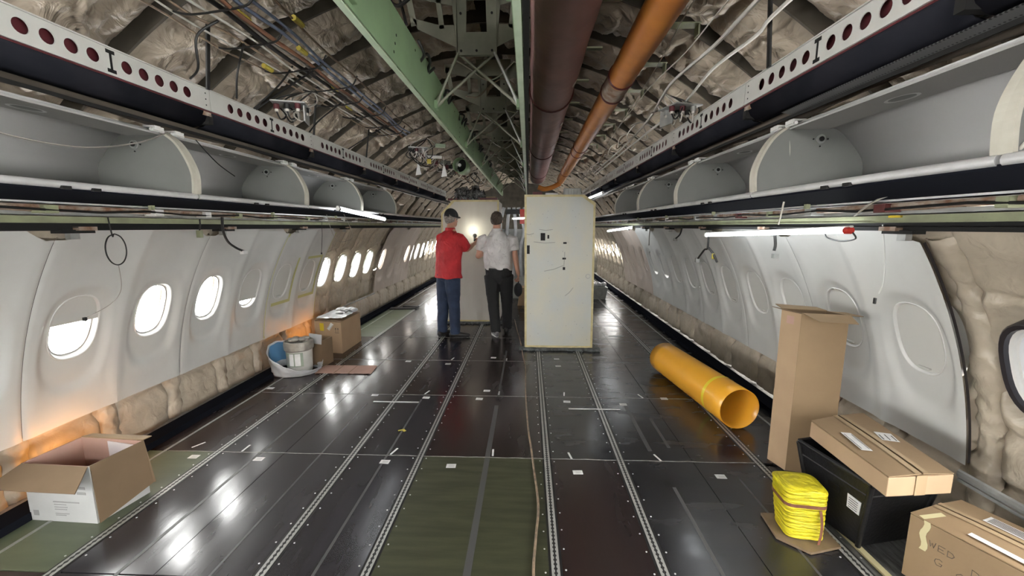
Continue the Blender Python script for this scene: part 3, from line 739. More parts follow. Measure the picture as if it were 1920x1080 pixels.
PB = person(dict(pelvis=(-.115, 5.85, .93), chest=(-.125, 5.85, 1.24), neck=(-.14, 5.86, 1.505), head=(-.140, 5.885, 1.636), shL=(-.335, 5.87, 1.375), shR=(.085, 5.84, 1.375), elL=(-.415, 5.92, 1.13), elR=(.125, 5.83, 1.12),
        wrL=(-.375, 6.12, 1.14), wrR=(.165, 5.86, .88), haL=(-.34, 6.20, 1.16), haR=(.172, 5.87, .79), hipL=(-.215, 5.85, .88), hipR=(-.015, 5.85, .88), knL=(-.195, 5.83, .49), knR=(.0, 5.93, .48), anL=(-.145, 5.70, .09), anR=(.0, 5.93, .09), hemz=.925, waistz=.965, slL=.62, slR=.62, pnL=(.3, 0, 1)),
    'person in white short-sleeved shirt and black trousers, seen from behind holding a black case', ('shirt_white', 'trousers_black'), head_dir=(.12, .98, -.08), shoe=('shoe_grey', 'shoe_black'), shoe_dir={'L': (-.28, .96, 0), 'R': (.15, .98, 0)}, hair='hair_dark', hold=(0, 1))
# the case in the hand, torch in the other person's hand
t = thing('hand_case', 'small black case hanging from the hand of the person in white', 'case', (.165, 5.88, .55))
b = MB(); b.ball((.165, 5.89, .645), (.062, .10, .10), n=18, k=14); b.build('case_body', 'cap_black', t, smooth=180)
b = MB(); b.sweep(spline([(.165, 5.83, .72), (.17, 5.845, .775), (.17, 5.90, .785), (.165, 5.94, .73)], 5), .009, 8); b.build('handle', 'cap_black', t, smooth=60)
t = thing('inspection_torch', 'small inspection light held by the person in red against the partition', 'torch', (-.46, 6.12, 1.36))
b = MB(); b.sweep([(-.475, 6.02, 1.345), (-.49, 6.15, 1.40)], .017, 12); b.build('handle', 'wire_black', t, smooth=40)
b = MB(); b.sweep([(-.49, 6.15, 1.40), (-.495, 6.19, 1.415)], [.022, .034], 14); b.build('head', 'alu_dull', t, smooth=40)
b = MB(); b.sweep([(-.4955, 6.191, 1.4155), (-.496, 6.196, 1.4175)], .030, 14); b.build('lens', 'torch_glow', t)
l = bpy.data.lights.new('beam', 'POINT'); l.energy = 2.6; l.color = (1, .97, .80); l.shadow_soft_size = .03; lo = bpy.data.objects.new('beam', l); COL.objects.link(lo); lo.parent = t; lo.location = (-.10, .21, .13)
b = MB(); b.sweep(spline([(-.44, 6.15, 1.24), (-.42, 6.22, 1.27), (-.36, 6.24, 1.28)], 4), .012, 8); single(b, 'hand_tool', 'wire_black', 'short black tool held by the person in red below the light', 'tool')
# ================================================================ OVERHEAD BINS AND RAILS
PBIN = [(1.54, 2.02), (1.745, 2.012), (1.80, 1.975), (1.885, 1.875), (1.90, 1.80), (1.885, 1.70), (1.75, 1.675), (1.41, 1.700)]
PFRONT = [(1.54, 2.02), (1.475, 1.97), (1.428, 1.895), (1.40, 1.81), (1.405, 1.715)]
def sp2(P, n=6): return [(p.x, p.z) for p in spline([(a, 0, c) for a, c in P], n)]
def make_bin(s, y0, y1, label):
    t = thing('overhead_bin', label, 'overhead bin', (s * 1.65, (y0 + y1) / 2, 1.68), 'overhead bins on the %s' % ('left' if s < 0 else 'right'))
    g = .006; prof = [PBIN[0]] + sp2(PBIN[1:7], 2) + [PBIN[7]]
    b = MB(); b.grid(lambda u, v: (s * prof[int(round(v * (len(prof) - 1)))][0], y0 + g + (y1 - y0 - 2 * g) * u, prof[int(round(v * (len(prof) - 1)))][1]), 1, len(prof) - 1)
    b.build('shell', 'bin_wall', t, smooth=35, solid=.006)
    b = MB(); b.bx((s * 1.538, y0 + g, 2.012), (s * 1.715, y1 - g, 2.004)); b.build('valance', 'bin_ceiling', t)
    # underside
    b = MB(); b.prism([(s * 1.40, y0, 1.694), (s * 1.78, y0, 1.664), (s * 1.78, y0, 1.655), (s * 1.40, y0, 1.682)], (0, y1 - y0, 0)); b.build('underside', 'black_shiny', t)
    fr = sp2(PFRONT, 5)
    for q, yy in ((0, y0 + g), (1, y1 - g - .012)):
        poly = [(s * x, yy, z) for x, z in fr] + [(s * x, yy, z) for x, z in prof[::-1][:-1]]
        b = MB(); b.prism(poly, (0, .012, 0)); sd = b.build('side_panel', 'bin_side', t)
        b = MB(); yc = yy + .006
        n = len(fr); vs = []; fs = []
        for i, (x, z) in enumerate(fr):
            a = fr[max(i - 1, 0)]; c = fr[min(i + 1, n - 1)]; tx, tz = c[0] - a[0], c[1] - a[1]; l = sqrt(tx * tx + tz * tz); nx, nz = tz / l, -tx / l
            if nx > 0: nx, nz = -nx, -nz
            for (dy, dn) in ((-.012, -.004), (-.012, .007), (.012, .007), (.012, -.004)): vs.append((s * (x + nx * dn), yc + dy, z + nz * dn))
        for i in range(n - 1):
            for j in range(4): fs.append((i * 4 + j, i * 4 + (j + 1) % 4, i * 4 + 4 + (j + 1) % 4, i * 4 + 4 + j))
        b.add(vs, fs); b.build('rim_trim', 'rim_cream', sd)
        b = MB(); d = -1 if q == 0 else 1
        yb = yy - .0 if q == 0 else yy + .012
        yb = yy + .012 if q == 0 else yy      # the inner face of the divider
        dd = 1 if q == 0 else -1
        # visible near face carries the boss
        for (yq, dq) in ((yy, -1),):
            b.sweep([(s * 1.685, yq, 1.96), (s * 1.685, yq + dq * .007, 1.96)], .021, 16); b.sweep([(s * 1.685, yq + dq * .007, 1.96), (s * 1.685, yq + dq * .012, 1.96)], .011, 12, 1)
            for a in (0, pi, -pi / 2): b.sweep([(s * 1.685 + .033 * cos(a), yq, 1.96 + .033 * sin(a)), (s * 1.685 + .033 * cos(a), yq + dq * .004, 1.96 + .033 * sin(a))], .0035, 6, 1)
        b.build('latch_boss', ['alu_dull', 'slot_black'], sd, smooth=40)
    b = MB(); b.sweep([(s * 1.402, y0 + g, 1.703), (s * 1.402, y1 - g, 1.703)], (.011, .014), 10); b.build('lip_rail', 'alu', t, smooth=60)
    for q in (.42, .52):
        yy = y0 + (y1 - y0) * q; b = MB(); b.box((s * 1.39, yy, 1.692), (.012, .03, .012)); b.build('catch', 'slot_black', t)
    # oval speaker near the ceiling edge
    ym = y0 + .56; b = MB(); n = 28
    for i in range(2):
        pass
    for (r0, r1, zz, mi) in ((1.0, .78, 2.0, 0), (.78, 0.02, 2.003, 1)):
        b.grid(lambda u, v: (s * (1.625 + .036 * (r0 + (r1 - r0) * u) * cos(2 * pi * v)), ym + .062 * (r0 + (r1 - r0) * u) * sin(2 * pi * v), zz), 2, n, mi)
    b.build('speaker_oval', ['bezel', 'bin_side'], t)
    for yy in (y0 + .06, y1 - .06):
        b = MB(); b.box((s * 1.545, yy, 2.035), (.06, .035, .008)); b.box((s * 1.512, yy, 2.025), (.012, .05, .018)); b.sweep([(s * 1.52, yy - .035, 2.018), (s * 1.52, yy + .035, 2.018)], .008, 8)
        b.build('hinge', 'bezel', t, smooth=40)
    return t
BY = [-1.10, -.035, 1.03, 2.10, 3.165, 4.23, 5.34]
NM = ['behind the camera', 'beside the camera', 'nearest bin fully in view', 'second bin in view', 'third bin in view', 'last bin of the row']
for s, sd in ((-1, 'left'), (1, 'right')):
    for i in range(len(BY) - 1):
        if i == 0: continue
        make_bin(s, BY[i], BY[i + 1], 'open grey overhead bin without door, %s side, %s' % (sd, NM[i]))
# --- perforated white ceiling rails
def rail_seg(s, y0, label, near=False):
    L = 1.07; X = 1.41; z0, z1 = 2.168, 2.272; t = thing('perforated_rail', label, 'rail', (s * X, y0 + L / 2, z0), 'white perforated rails %s' % ('left' if s < 0 else 'right'))
    b = MB(); zc = (z0 + z1) / 2; cw = .0785; off = .5385   # centre of the I slot
    ys = [y0 + off + q * (.069 + cw * i) for q in (-1, 1) for i in range(5)]
    segs = []
    def holecell(yc):
        n = 20; base = len(b.v)
        B = []
        for i in range(n):
            a = 2 * pi * (i + .5) / n; c, q = cos(a), sin(a); k = max(abs(c) / (cw / 2), abs(q) / ((z1 - z0) / 2)); B.append((c / k, q / k))
        # add the exact corners by snapping the nearest
        for cx in (-1, 1):
            for cz in (-1, 1):
                tgt = (cx * cw / 2, cz * (z1 - z0) / 2); j = min(range(n), key=lambda i: (B[i][0] - tgt[0]) ** 2 + (B[i][1] - tgt[1]) ** 2); B[j] = tgt
        for (yy, zz) in B: b.v.append(Vector((s * X, yc + yy, zc + zz)))
        for i in range(n):
            a = 2 * pi * (i + .5) / n; b.v.append(Vector((s * X, yc + .0255 * cos(a), zc + .0255 * sin(a))))
        for i in range(n):
            a = 2 * pi * (i + .5) / n; b.v.append(Vector((s * (X + .004), yc + .0255 * cos(a), zc + .0255 * sin(a))))
        for i in range(n):
            j = (i + 1) % n; b.f += [(base + i, base + j, base + n + j, base + n + i), (base + n + i, base + n + j, base + 2 * n + j, base + 2 * n + i)]; b.m += [0, 0]
    for yc in ys: holecell(yc)
    yl = sorted(ys)
    yi0, yi1 = yl[4] + cw / 2, yl[5] - cw / 2; yc = (yi0 + yi1) / 2
    b.bx((s * X, y0 + .002, z0), (s * (X + .003), yl[0] - cw / 2, z1)); b.bx((s * X, yl[9] + cw / 2, z0), (s * (X + .003), y0 + L - .002, z1))
    b.bx((s * X, yi0, z0), (s * (X + .003), yi1, z1))
    b.bx((s * (X - .006), y0 + .002, z1 - .001), (s * (X + .05), y0 + L - .002, z1 + .004)); b.bx((s * (X - .004), y0 + .002, z0 - .003), (s * (X + .05), y0 + L - .002, z0 + .001))
    b.build('web', 'rail_white', t)
    b = MB()
    b.bx((s * (X - .0015), yc - .0045, zc - .036), (s * X, yc + .0045, zc + .036)); b.bx((s * (X - .0015), yc - .018, zc + .03), (s * X, yc + .018, zc + .044)); b.bx((s * (X - .0015), yc - .018, zc - .044), (s * X, yc + .018, zc - .03))
    b.build('slot', 'slot_black', t)
    b = MB(); b.bx((s * (X + .03), y0, z0), (s * (X + .035), y0 + L, z1)); b.build('backing', 'maroon', t)
    b = MB()
    for (q, e) in ((0, -1), (0, 1)): 
        for zz in (-.03, 0, .03): b.sweep([(s * (X - .001), y0 + L - .03, zc + zz), (s * (X + .001), y0 + L - .03, zc + zz)], .004, 6)
    b.build('rivet', 'slot_black', t)
    b = MB(); prof = [(X + .006, z0 - .004), (X + .012, z0 - .02), (X + .03, z0 - .055), (X + .06, z0 - .078), (X + .10, z0 - .085)]
    b.grid(lambda u, v: (s * prof[int(round(v * 4))][0], y0 + .012 + (L - .024) * u, prof[int(round(v * 4))][1]), 1, 4); b.build('cove', 'black_carbon', t, smooth=50, solid=.004)
    b = MB(); b.bx((s * (X + .004), y0, z0 - .010), (s * (X + .012), y0 + L, z0 - .003)); b.build('cove_edge', 'maroon', t)
    b = MB(); b.box((s * (X + .05), y0 + L, z0 - .045), (.09, .03, .05)); b.box((s * (X + .02), y0 + L - .02, z0 - .02), (.03, .05, .02), 1); b.build('joint_bracket', ['slot_black', 'rust'], t)
    return t
PLACE = ['behind the camera', 'beside the camera', 'above the nearest bin', 'above the second bin', 'above the third bin', 'above the last bin', 'first past the bins', 'second past the bins', 'third past the bins', 'farthest in view']
for s, sd in ((-1, 'left'), (1, 'right')):
    for i in range(1, 9):
        rail_seg(s, .13 - 1.07 + 1.07 * i - .0, 'white perforated ceiling rail with round holes, %s side, %s' % (sd, PLACE[i]))
# brown ducts between cove and bins
def longsweep(name, label, cat, pts, r, mat, n=10, group=None, smooth=60):
    b = MB(); b.sweep(pts, r, n); return single(b, name, mat, label, cat, group, smooth=smooth)
for s, sd in ((-1, 'left'), (1, 'right')):
    P = [(s * (1.60 + .006 * sin(y * 3)), y, 2.10 + .006 * sin(y * 5)) for y in [-.2 + .3 * i for i in range(34)]]
    R = [.042 + .006 * sin(i * 1.7) for i in range(34)]
    longsweep('air_duct', 'dirty brown air duct tucked above the %s overhead bins' % sd, 'duct', P, R, 'brown_duct', 12)
    b = MB(); b.prism([(s * 1.50, -.3, 2.10), (s * 1.52, -.3, 2.135), (s * 1.53, -.3, 2.13), (s * 1.51, -.3, 2.095)], (0, 10, 0)); b.bx((s * 1.512, -.3, 2.045), (s * 1.517, 9.7, 2.06))
    single(b, 'dark_track', 'slot_black', 'thin black track between ceiling cove and bins, %s side' % sd, 'rail')
b = MB(); b.prism([(1.475, .9, 2.072), (1.525, .9, 2.062), (1.527, .9, 2.066), (1.477, .9, 2.076)], (0, 1.15, 0)); single(b, 'grille_strip', 'perforated_mesh', 'dark perforated grille strip beside the right ceiling cove near the camera', 'grille')
# lower rails
for s, sd in ((-1, 'left'), (1, 'right')):
    G = None
    b = MB(); b.prism([(s * 1.395, 5.36, 1.70), (s * 1.41, 5.36, 1.715), (s * 1.425, 5.36, 1.70), (s * 1.41, 5.36, 1.688)], (0, 5.6, 0)); b.prism([(s * 1.41, 5.36, 1.69), (s * 1.74, 5.36, 1.662), (s * 1.74, 5.36, 1.655), (s * 1.41, 5.36, 1.683)], (0, 5.6, 0), 1)
    single(b, 'bin_rail', ['alu', 'black_shiny'], 'bare silver bin rail continuing past the last bin on the %s' % sd, 'rail')
    b = MB(); b.bx((s * 1.75, -.5, 1.645), (s * 1.765, 11, 1.665)); b.bx((s * 1.75, -.5, 1.645), (s * 1.80, 11, 1.649)); single(b, 'support_rail', 'alu', 'bright silver support rail under the %s bins' % sd, 'rail')
    b = MB(); b.bx((s * 1.915, -.5, 1.600), (s * 1.925, 11, 1.622)); b.bx((s * 1.915, -.5, 1.600), (s * 1.95, 11, 1.604)); single(b, 'support_rail', 'alu_dull', 'dull grey support rail above the %s wall panels' % sd, 'rail')
    b = MB(); b.bx((s * 1.975, -.5, 1.568), (s * 1.985, 11, 1.600)); b.bx((s * 1.965, -.5, 1.568), (s * 2.02, 11, 1.572))
    for i in range(60):
        y = -.2 + .18 * i; b.sweep([(s * 1.974, y, 1.586), (s * 1.9745, y, 1.586)], .004, 6)
    single(b, 'stringer_rail', 'primer_yellow', 'pale green painted rail running along the top of the %s wall' % sd, 'rail')
    b = MB(); b.bx((s * 2.03, -.5, 1.53), (s * 2.05, 11, 1.575)); b.bx((s * 2.0, -.5, 1.545), (s * 2.05, 11, 1.549)); single(b, 'shadow_strip', 'slot_black', 'black strip standing for the shadow just above the %s wall panels' % sd, 'rail')  # solid dark strip standing in for the shadow between rail and panels
    # pipes and clamps
    t = thing('pipe_run', 'brown pipe with grey clamps between the %s support rails' % sd, 'pipe', (s * 1.86, 5, 1.62))
    P = [(s * (1.855 + .004 * sin(y * 7)), y, 1.637) for y in [-.5 + .25 * i for i in range(44)]]; b = MB(); b.sweep(P, .017, 10); b.build('pipe', 'rust', t, smooth=60)
    b = MB(); b.sweep([(p[0] + s * -.035, p[1], p[2] - .012 + .008 * sin(p[1] * 9)) for p in P], .006, 6); b.build('wire', 'wire_black', t)
    b = MB(); b.sweep([(p[0] + s * .03, p[1], p[2] - .008 + .006 * sin(p[1] * 6)) for p in P], .008, 6); b.build('hose', 'wire_tan', t)
    for i in range(20):
        y = .2 + .41 * i + random.uniform(-.08, .08); b = MB(); b.box((s * 1.85, y, 1.632), (.07, random.uniform(.02, .06), .045)); b.build('clamp', random.choice(['alu_dull', 'bezel', 'primer_yellow', 'alu_dull', 'ring_dark']), t, bevel=.003)
    # green clips hanging from the rails at bin joints
    for i, y in enumerate((1.06, 2.15, 3.2, 4.27, 5.35)):
        t = thing('rail_clip', 'pale green bracket under the %s bins, %s from the camera' % (sd, ORD[i]), 'bracket', (s * 1.72, y, 1.64), 'green brackets on the bin joints, %s' % sd)
        b = MB(); b.box((s * 1.70, y, 1.672), (.02, .022, .07)); b.box((s * 1.70, y, 1.70), (.05, .02, .012)); b.build('stem', 'primer_yellow', t, bevel=.002)
        for q in (-.07, .07):
            b = MB(); b.box((s * 1.745, y + q, 1.675), (.012, .024, .035)); b.box((s * 1.745, y + q * .5, 1.66), (.012, .05, .008)); b.build('prong', 'primer_light', t, bevel=.002)
    # small brackets on top of wall panels at seams
    for i in range(6):
        k = 2 * i; y = FR0 + k * PITCH + YS[s]
        if s < 0 and i > 3: continue
        b = MB(); b.box((s * 2.055, y, 1.50), (.03, .045, .03), 1); b.box((s * 2.045, y, 1.525), (.06, .16, .018)); b.box((s * 2.02, y + .03, 1.54), (.05, .09, .02), 2)
        single(b, 'panel_bracket', ['slot_black', 'alu_dull', 'rust'], 'small dark bracket at the scalloped top seam of the %s panels, %s seam' % (sd, ORD[i]), 'bracket', 'brackets on the panel seams, %s' % sd)
# ---------------------------------------------------------------- crown beams, truss brackets
for s, sd, lb in ((-1, 'left', 'long green painted ceiling beam, the left one with its wide web showing'), (1, 'right', 'long green painted ceiling beam seen edge on beside the mauve duct')):
    X = .255; t = thing('ceiling_beam', lb, 'beam', (s * X, 4, 2.22))
    b = MB(); b.bx((s * X, -.3, 2.222), (s * (X - .005), 9.2, 2.445))
    b.build('web', 'primer_green', t)
    b = MB(); b.bx((s * X - .002, -.3, 2.215), (s * (X + .024), 9.2, 2.2215)); b.bx((s * (X + .020), -.3, 2.2215), (s * (X + .024), 9.2, 2.232)); b.build('lower_flange', 'primer_light', t)
    b = MB(); b.bx((s * X, -.3, 2.445), (s * (X + .02), 9.2, 2.450)); b.build('upper_flange', 'primer_green', t)
    b = MB()
    for i in range(26):
        y = 1.0 + .27 * i
        for zz in ((2.26, 2.30, 2.34) if i % 3 == 0 else (2.40,)):
            b.sweep([(s * (X - .0052), y + (zz - 2.3) * .5, zz), (s * (X - .0062), y + (zz - 2.3) * .5, zz)], .006, 8)
    o = b.build('rivet_hole', 'slot_black', t); o['kind'] = 'stuff'
b = MB(); b.bx((.283, -.3, 2.235), (.305, 9.0, 2.27)); single(b, 'cable_tray', 'slot_black', 'narrow black tray between the right green beam and the mauve duct', 'tray')
def truss(y, label):
    t = thing('truss_bracket', label, 'bracket', (0, y, 2.22), 'truss brackets between the green beams')
    b = MB(); th = .006
    # plate with a rounded slot, built as a frame of bars
    def bar(p, q, wd, mi=0, off=0):
        p = Vector((p[0], y + off, p[1])); q = Vector((q[0], y + off, q[1])); d = (q - p).normalized(); n = Vector((d.z, 0, -d.x)) * wd / 2
        b.hexa([p - n, p + n, q + n, q - n], [v + Vector((0, th, 0)) for v in (p - n, p + n, q + n, q - n)], mi)
    z0, z1 = 2.53, 2.96
    b.prism([(-.115, y, z0), (.115, y, z0), (.125, y, 2.66), (-.125, y, 2.66)], (0, th, 0))
    b.prism([(-.125, y, 2.66), (-.06, y, 2.66), (-.055, y, 2.83), (-.14, y, 2.83)], (0, th, 0)); b.prism([(.06, y, 2.66), (.125, y, 2.66), (.14, y, 2.83), (.055, y, 2.83)], (0, th, 0))
    b.prism([(-.14, y, 2.83), (.14, y, 2.83), (.15, y, z1), (-.15, y, z1)], (0, th, 0))
    b.bx((-.117, y - .02, z0), (-.111, y, 2.9)); b.bx((.111, y - .02, z0), (.117, y, 2.9)); b.bx((-.1, y - .02, z0), (.1, y, z0 + .006))
    b.build('plate', 'primer_dark', t)
    for q in (-1, 1):
        b = MB(); b.prism([(q * .118, y, 2.58), (q * .34, y, 2.68), (q * .37, y, 2.74), (q * .21, y, 2.70), (q * .13, y, 2.70)], (0, th, 0))
        b.prism([(q * .13, y, 2.80), (q * .42, y, 2.86), (q * .42, y, 2.93), (q * .14, y, 2.93)], (0, th, 0)); bar((q * .36, 2.70), (q * .40, 2.9), .035); bar((q * .2, 2.68), (q * .22, 2.85), .03); b.build('arm', 'primer_dark', t)
    for (x0, x1) in ((-.105, -.245), (.105, .245), (-.10, .245), (.10, -.245)):
        b = MB(); o = .012 if x0 * x1 < 0 else -.012
        p, q = Vector((x0, y + o, z0 + .015)), Vector((x1, y + o * .5, 2.26)); b.sweep([p, q], .0085, 8)
        b.sweep([q - (q - p).normalized() * .05, q], .013, 8); b.build('strut', 'alu_dull' if x0 > 0 and x1 > 0 else 'primer_dark', t, smooth=60)
    b = MB()
    for q in (-1, 1): b.box((q * .243, y, 2.262), (.022, .05, .05))
    b.build('foot', 'primer_green', t, bevel=.004)
    b = MB()
    for (x, z) in ((-.09, 2.56), (.09, 2.56), (-.09, 2.76), (.09, 2.76), (0, 2.56)): b.sweep([(x, y - .004, z), (x, y + .002, z)], .007, 8)
    b.build('bolt', 'slot_black', t)
    return t
TN = ['nearest, above the camera view', 'first full one in view', 'second in view', 'third in view', 'fourth in view', 'fifth in view', 'farthest']
for i in range(7): truss(1.36 + 1.19 * i, 'green metal plate and struts between the ceiling beams, ' + TN[i])
# ---------------------------------------------------------------- big ducts
t = thing('air_duct', 'large mauve wrapped duct under the ceiling right of the green beams', 'duct', (.46, 4, 2.4))
P = [(.455 + .012 * i / 30 * 2, -.3 + 8.8 * i / 60, 2.56 - .0 * i) for i in range(61)]
b = MB(); b.sweep([(.46 + .03 * (p[1] / 8), p[1], p[2]) for p in P], [.158 + .0025 * sin(i * 1.3) for i in range(61)], 32); b.build('duct_body', 'duct_mauve', t, smooth=60)
for y in (3.25, 5.45, 7.6):
    b = MB(); x = .46 + .03 * (y / 8); b.sweep([(x, y - .012, 2.56), (x, y - .006, 2.56), (x, y + .006, 2.56), (x, y + .012, 2.56)], [.160, .168, .168, .160], 32); b.build('clamp_ring', 'ring_dark', t, smooth=60)
for y in (2.75, 4.7): 
    b = MB(); x = .46 + .03 * (y / 8); b.sweep([(x, y, 2.56), (x, y + .06, 2.56)], .1605, 32); b.build('sleeve', 'duct_mauve', t, smooth=60)
b = MB()
for (y, a) in ((2.85, -35), (3.45, -30), (3.9, -38), (4.6, -30), (5.1, -35), (6.3, -30)):
    x = .46 + .03 * (y / 8); a = radians(a); b.box((x + .158 * cos(a), y, 2.56 + .158 * sin(a)), (.006, .06, .03), M=Matrix.Rotation(-a, 3, 'Y'))
b.build('tape_patch', 'bezel', t)
b = MB(); b.sweep([(.49, 8.5, 2.56), (.49, 8.62, 2.56)], [.165, .165], 24); b.build('duct_end', 'alu_dull', t, smooth=40)
t = thing('air_duct', 'slimmer orange duct running beside the mauve duct under the ceiling', 'duct', (.85, 4, 2.4))
def ox(y): return .845 + .012 * y
b = MB(); b.sweep([(ox(-.3 + .22 * i), -.3 + .22 * i, 2.47) for i in range(41)], [.079 + .001 * sin(i * 1.9) for i in range(41)], 28); b.build('duct_body', 'duct_orange', t, smooth=60)
for y in (2.72, 3.02, 4.95, 5.3, 7.2):
    b = MB(); b.sweep([(ox(y), y - .012, 2.47), (ox(y), y - .005, 2.47), (ox(y), y + .005, 2.47), (ox(y), y + .012, 2.47)], [.080, .086, .086, .080], 28); b.build('clamp_ring', 'ring_dark', t, smooth=60)
b = MB(); b.sweep([(ox(2.75), 2.75, 2.47), (ox(3), 3.0, 2.47)], .0815, 28); b.build('sleeve', 'rust', t, smooth=60)
b = MB(); P = spline([(.5, 8.5, 2.34), (.62, 8.5, 2.30), (.78, 8.45, 2.33), (.93, 8.4, 2.40)], 6); b.sweep(P, .05, 12); single(b, 'elbow_duct', 'duct_orange', 'short curved tan duct joining the far ends of mauve and orange ducts', 'duct', smooth=60)
# ================================================================ TUBE LAMPS
def tube_lamp(p, q, label, r=.014, red=False, strength=None):
    p, q = Vector(p), Vector(q); d = (q - p).normalized(); t = thing('tube_lamp', label, 'lamp', (p + q) / 2)
    b = MB(); b.sweep([p + d * .03, q - d * .03], r, 12); b.build('tube', 'tube_glow', t, smooth=60)
    for (a, e, m) in ((p, p + d * .035, 'red_plastic' if red else 'bezel'), (q - d * .035, q, 'bezel')):
        b = MB(); b.sweep([a, e], r + .004, 12); b.build('end_cap', m, t, smooth=40)
    b = MB(); u = Vector((0, 0, 1)); b.sweep([p + u * .019, q + u * .019], (.012, .006), 6); b.build('housing', 'bezel', t)
    return t
tube_lamp((1.905, 2.12, 1.532), (1.90, 3.80, 1.475), 'long glowing tube lamp with a red end hanging over the right panels', red=True)
tube_lamp((1.90, 6.35, 1.54), (1.90, 8.4, 1.46), 'glowing tube lamp above the far right panels, seen small')
tube_lamp((-1.30, 3.46, 1.70), (-1.315, 4.66, 1.63), 'glowing tube lamp hung slanting under the left bins')
tube_lamp((1.45, 6.5, 2.065), (1.45, 8.0, 2.08), 'bright tube lamp high past the last right bin beside the partition corner')
tube_lamp((-.03, 8.1, 1.70), (.42, 8.1, 1.72), 'tube lamp glowing in the gap between the two partitions')
# orange work lamps low on the left wall
for (x, y, z, lb, pw) in ((-2.42, 2.27, .14, 'small orange work lamp on the kerb behind the open carton', 4.2), (-2.42, 5.0, .14, 'small orange work lamp behind the brown cardboard box by the wall', 3)):
    t = thing('work_lamp', lb, 'lamp', (x, y, z - .09))
    b = MB(); b.lathe((x, y, z - .09), [(.0005, 0), (.04, 0), (.04, .02), (.02, .03), (.02, .05), (.0005, .05)], 14); b.build('base', 'wire_black', t, smooth=30)
    b = MB(); b.ball((x, y, z), (.026, .026, .045), n=12, k=8); b.build('bulb', 'lamp_orange', t, smooth=180)
    l = bpy.data.lights.new('glow', 'POINT'); l.energy = pw; l.color = (1, .42, .09); l.shadow_soft_size = .05; lo = bpy.data.objects.new('glow', l); COL.objects.link(lo); lo.parent = t; lo.location = (0.06, 0, .16)
# ================================================================ WIRES, CONNECTORS
def wire(name, label, pts, r, mat, cat='cable', group=None, n=6, plug=None, sm=6):
    P = spline(pts, sm)
    if plug is None:
        b = MB(); b.sweep(P, r, n); return single(b, name, mat, label, cat, group, smooth=60)
    t = thing(name, label, cat, P[0], group); b = MB(); b.sweep(P, r, n); b.build('lead', mat, t, smooth=60)
    c, d, m = plug; b = MB(); b.box(c, d); b.build('plug', m, t, bevel=.002); return t
def run(x0, x1, z, dx=.01, y0=.6, y1=4.4, ph=0, n=12):
    return [(x0 + (x1 - x0) * i / n + dx * sin(i * 1.9 + ph), y0 + (y1 - y0) * i / n, z + .012 * sin(i * 2.3 + ph)) for i in range(n + 1)]
WL = [(-1.34, -1.18, 2.46, .005, 'wire_tan', 'outermost tan wire of the left ceiling bundle'), (-1.27, -1.14, 2.47, .005, 'wire_white', 'pale thin wire, second in from the left ceiling side'),
      (-1.20, -1.12, 2.48, .006, 'wire_tan', 'dotted tan wire in the left ceiling bundle'), (-1.09, -1.08, 2.47, .006, 'wire_white', 'whitish wire in the middle of the left ceiling bundle'),
      (-1.05, -1.06, 2.49, .011, 'wire_black', 'thick black wire in the left ceiling bundle'), (-1.00, -1.03, 2.49, .007, 'wire_grey', 'grey wire beside the thick black one on the left'),
      (-.95, -1.00, 2.48, .010, 'wire_brown', 'brown wire loom with yellow tags on the left'), (-.90, -.97, 2.50, .009, 'wire_blue', 'blue hose, outer one under the left ceiling'), (-.86, -.94, 2.51, .008, 'wire_blue', 'blue hose, inner one under the left ceiling'),
      (-.78, -.88, 2.52, .006, 'wire_tan', 'innermost tan wire of the left ceiling bundle')]
for i, (a, c, z, r, m, lb) in enumerate(WL): wire('ceiling_wire', lb, run(a, c, z, .014, ph=i * 1.3), r, m, group='left ceiling wire bundle')
for i, (x, y, z) in enumerate(((-1.0, 1.95, 2.50), (-.80, 2.05, 2.52), (-1.21, 2.45, 2.46), (-1.02, 2.9, 2.49), (-.92, 2.3, 2.49), (-1.1, 3.3, 2.47))):
    b = MB(); b.sweep([(x, y, z), (x, y + .075, z)], .014, 8); single(b, 'wire_tag', 'wire_yellow', 'yellow marker sleeve on the left ceiling wires, %s from the camera' % ORD[i], 'tag', 'yellow sleeves on the left wires')
for i in range(9):
    y = 1.5 + .34 * i; x = -1.08 + .05 * sin(i * 2.1)
    b = MB(); P = spline([(x - .17, y, 2.455), (x - .1, y + .01, 2.445), (x + .05, y + .01, 2.46), (x + .16, y, 2.475), (x + .2, y + .005, 2.54)], 4); b.sweep(P, .0045, 6)
    single(b, 'cable_tie', 'wire_black', 'black tie gathering the left ceiling wires, %s from the camera' % ORD[i], 'tie', 'black ties on the left wires')
HG = [((-1.14, 2.02, 2.50), (-1.23, 1.99, 2.42), (-1.27, 2.03, 2.30), (-1.37, 2.1, 2.275)), ((-1.08, 2.52, 2.48), (-1.22, 2.6, 2.40), (-1.40, 2.62, 2.275)), ((-1.0, 2.6, 2.48), (-1.18, 2.66, 2.42), (-1.40, 2.64, 2.275)), ((-1.15, 2.2, 2.47), (-1.35, 2.42, 2.40), (-1.42, 2.5, 2.30)), ((-1.1, 3.2, 2.47), (-1.3, 3.25, 2.36), (-1.42, 3.3, 2.275)), ((-1.0, 3.9, 2.47), (-1.2, 3.95, 2.38), (-1.42, 4.0, 2.275))]
for i, h in enumerate(HG): wire('hanging_wire', 'thin black wire dropping from the left bundle to the perforated rail, %s' % ORD[i], h, .0055, 'wire_black', group='wires dropping to the left rail')
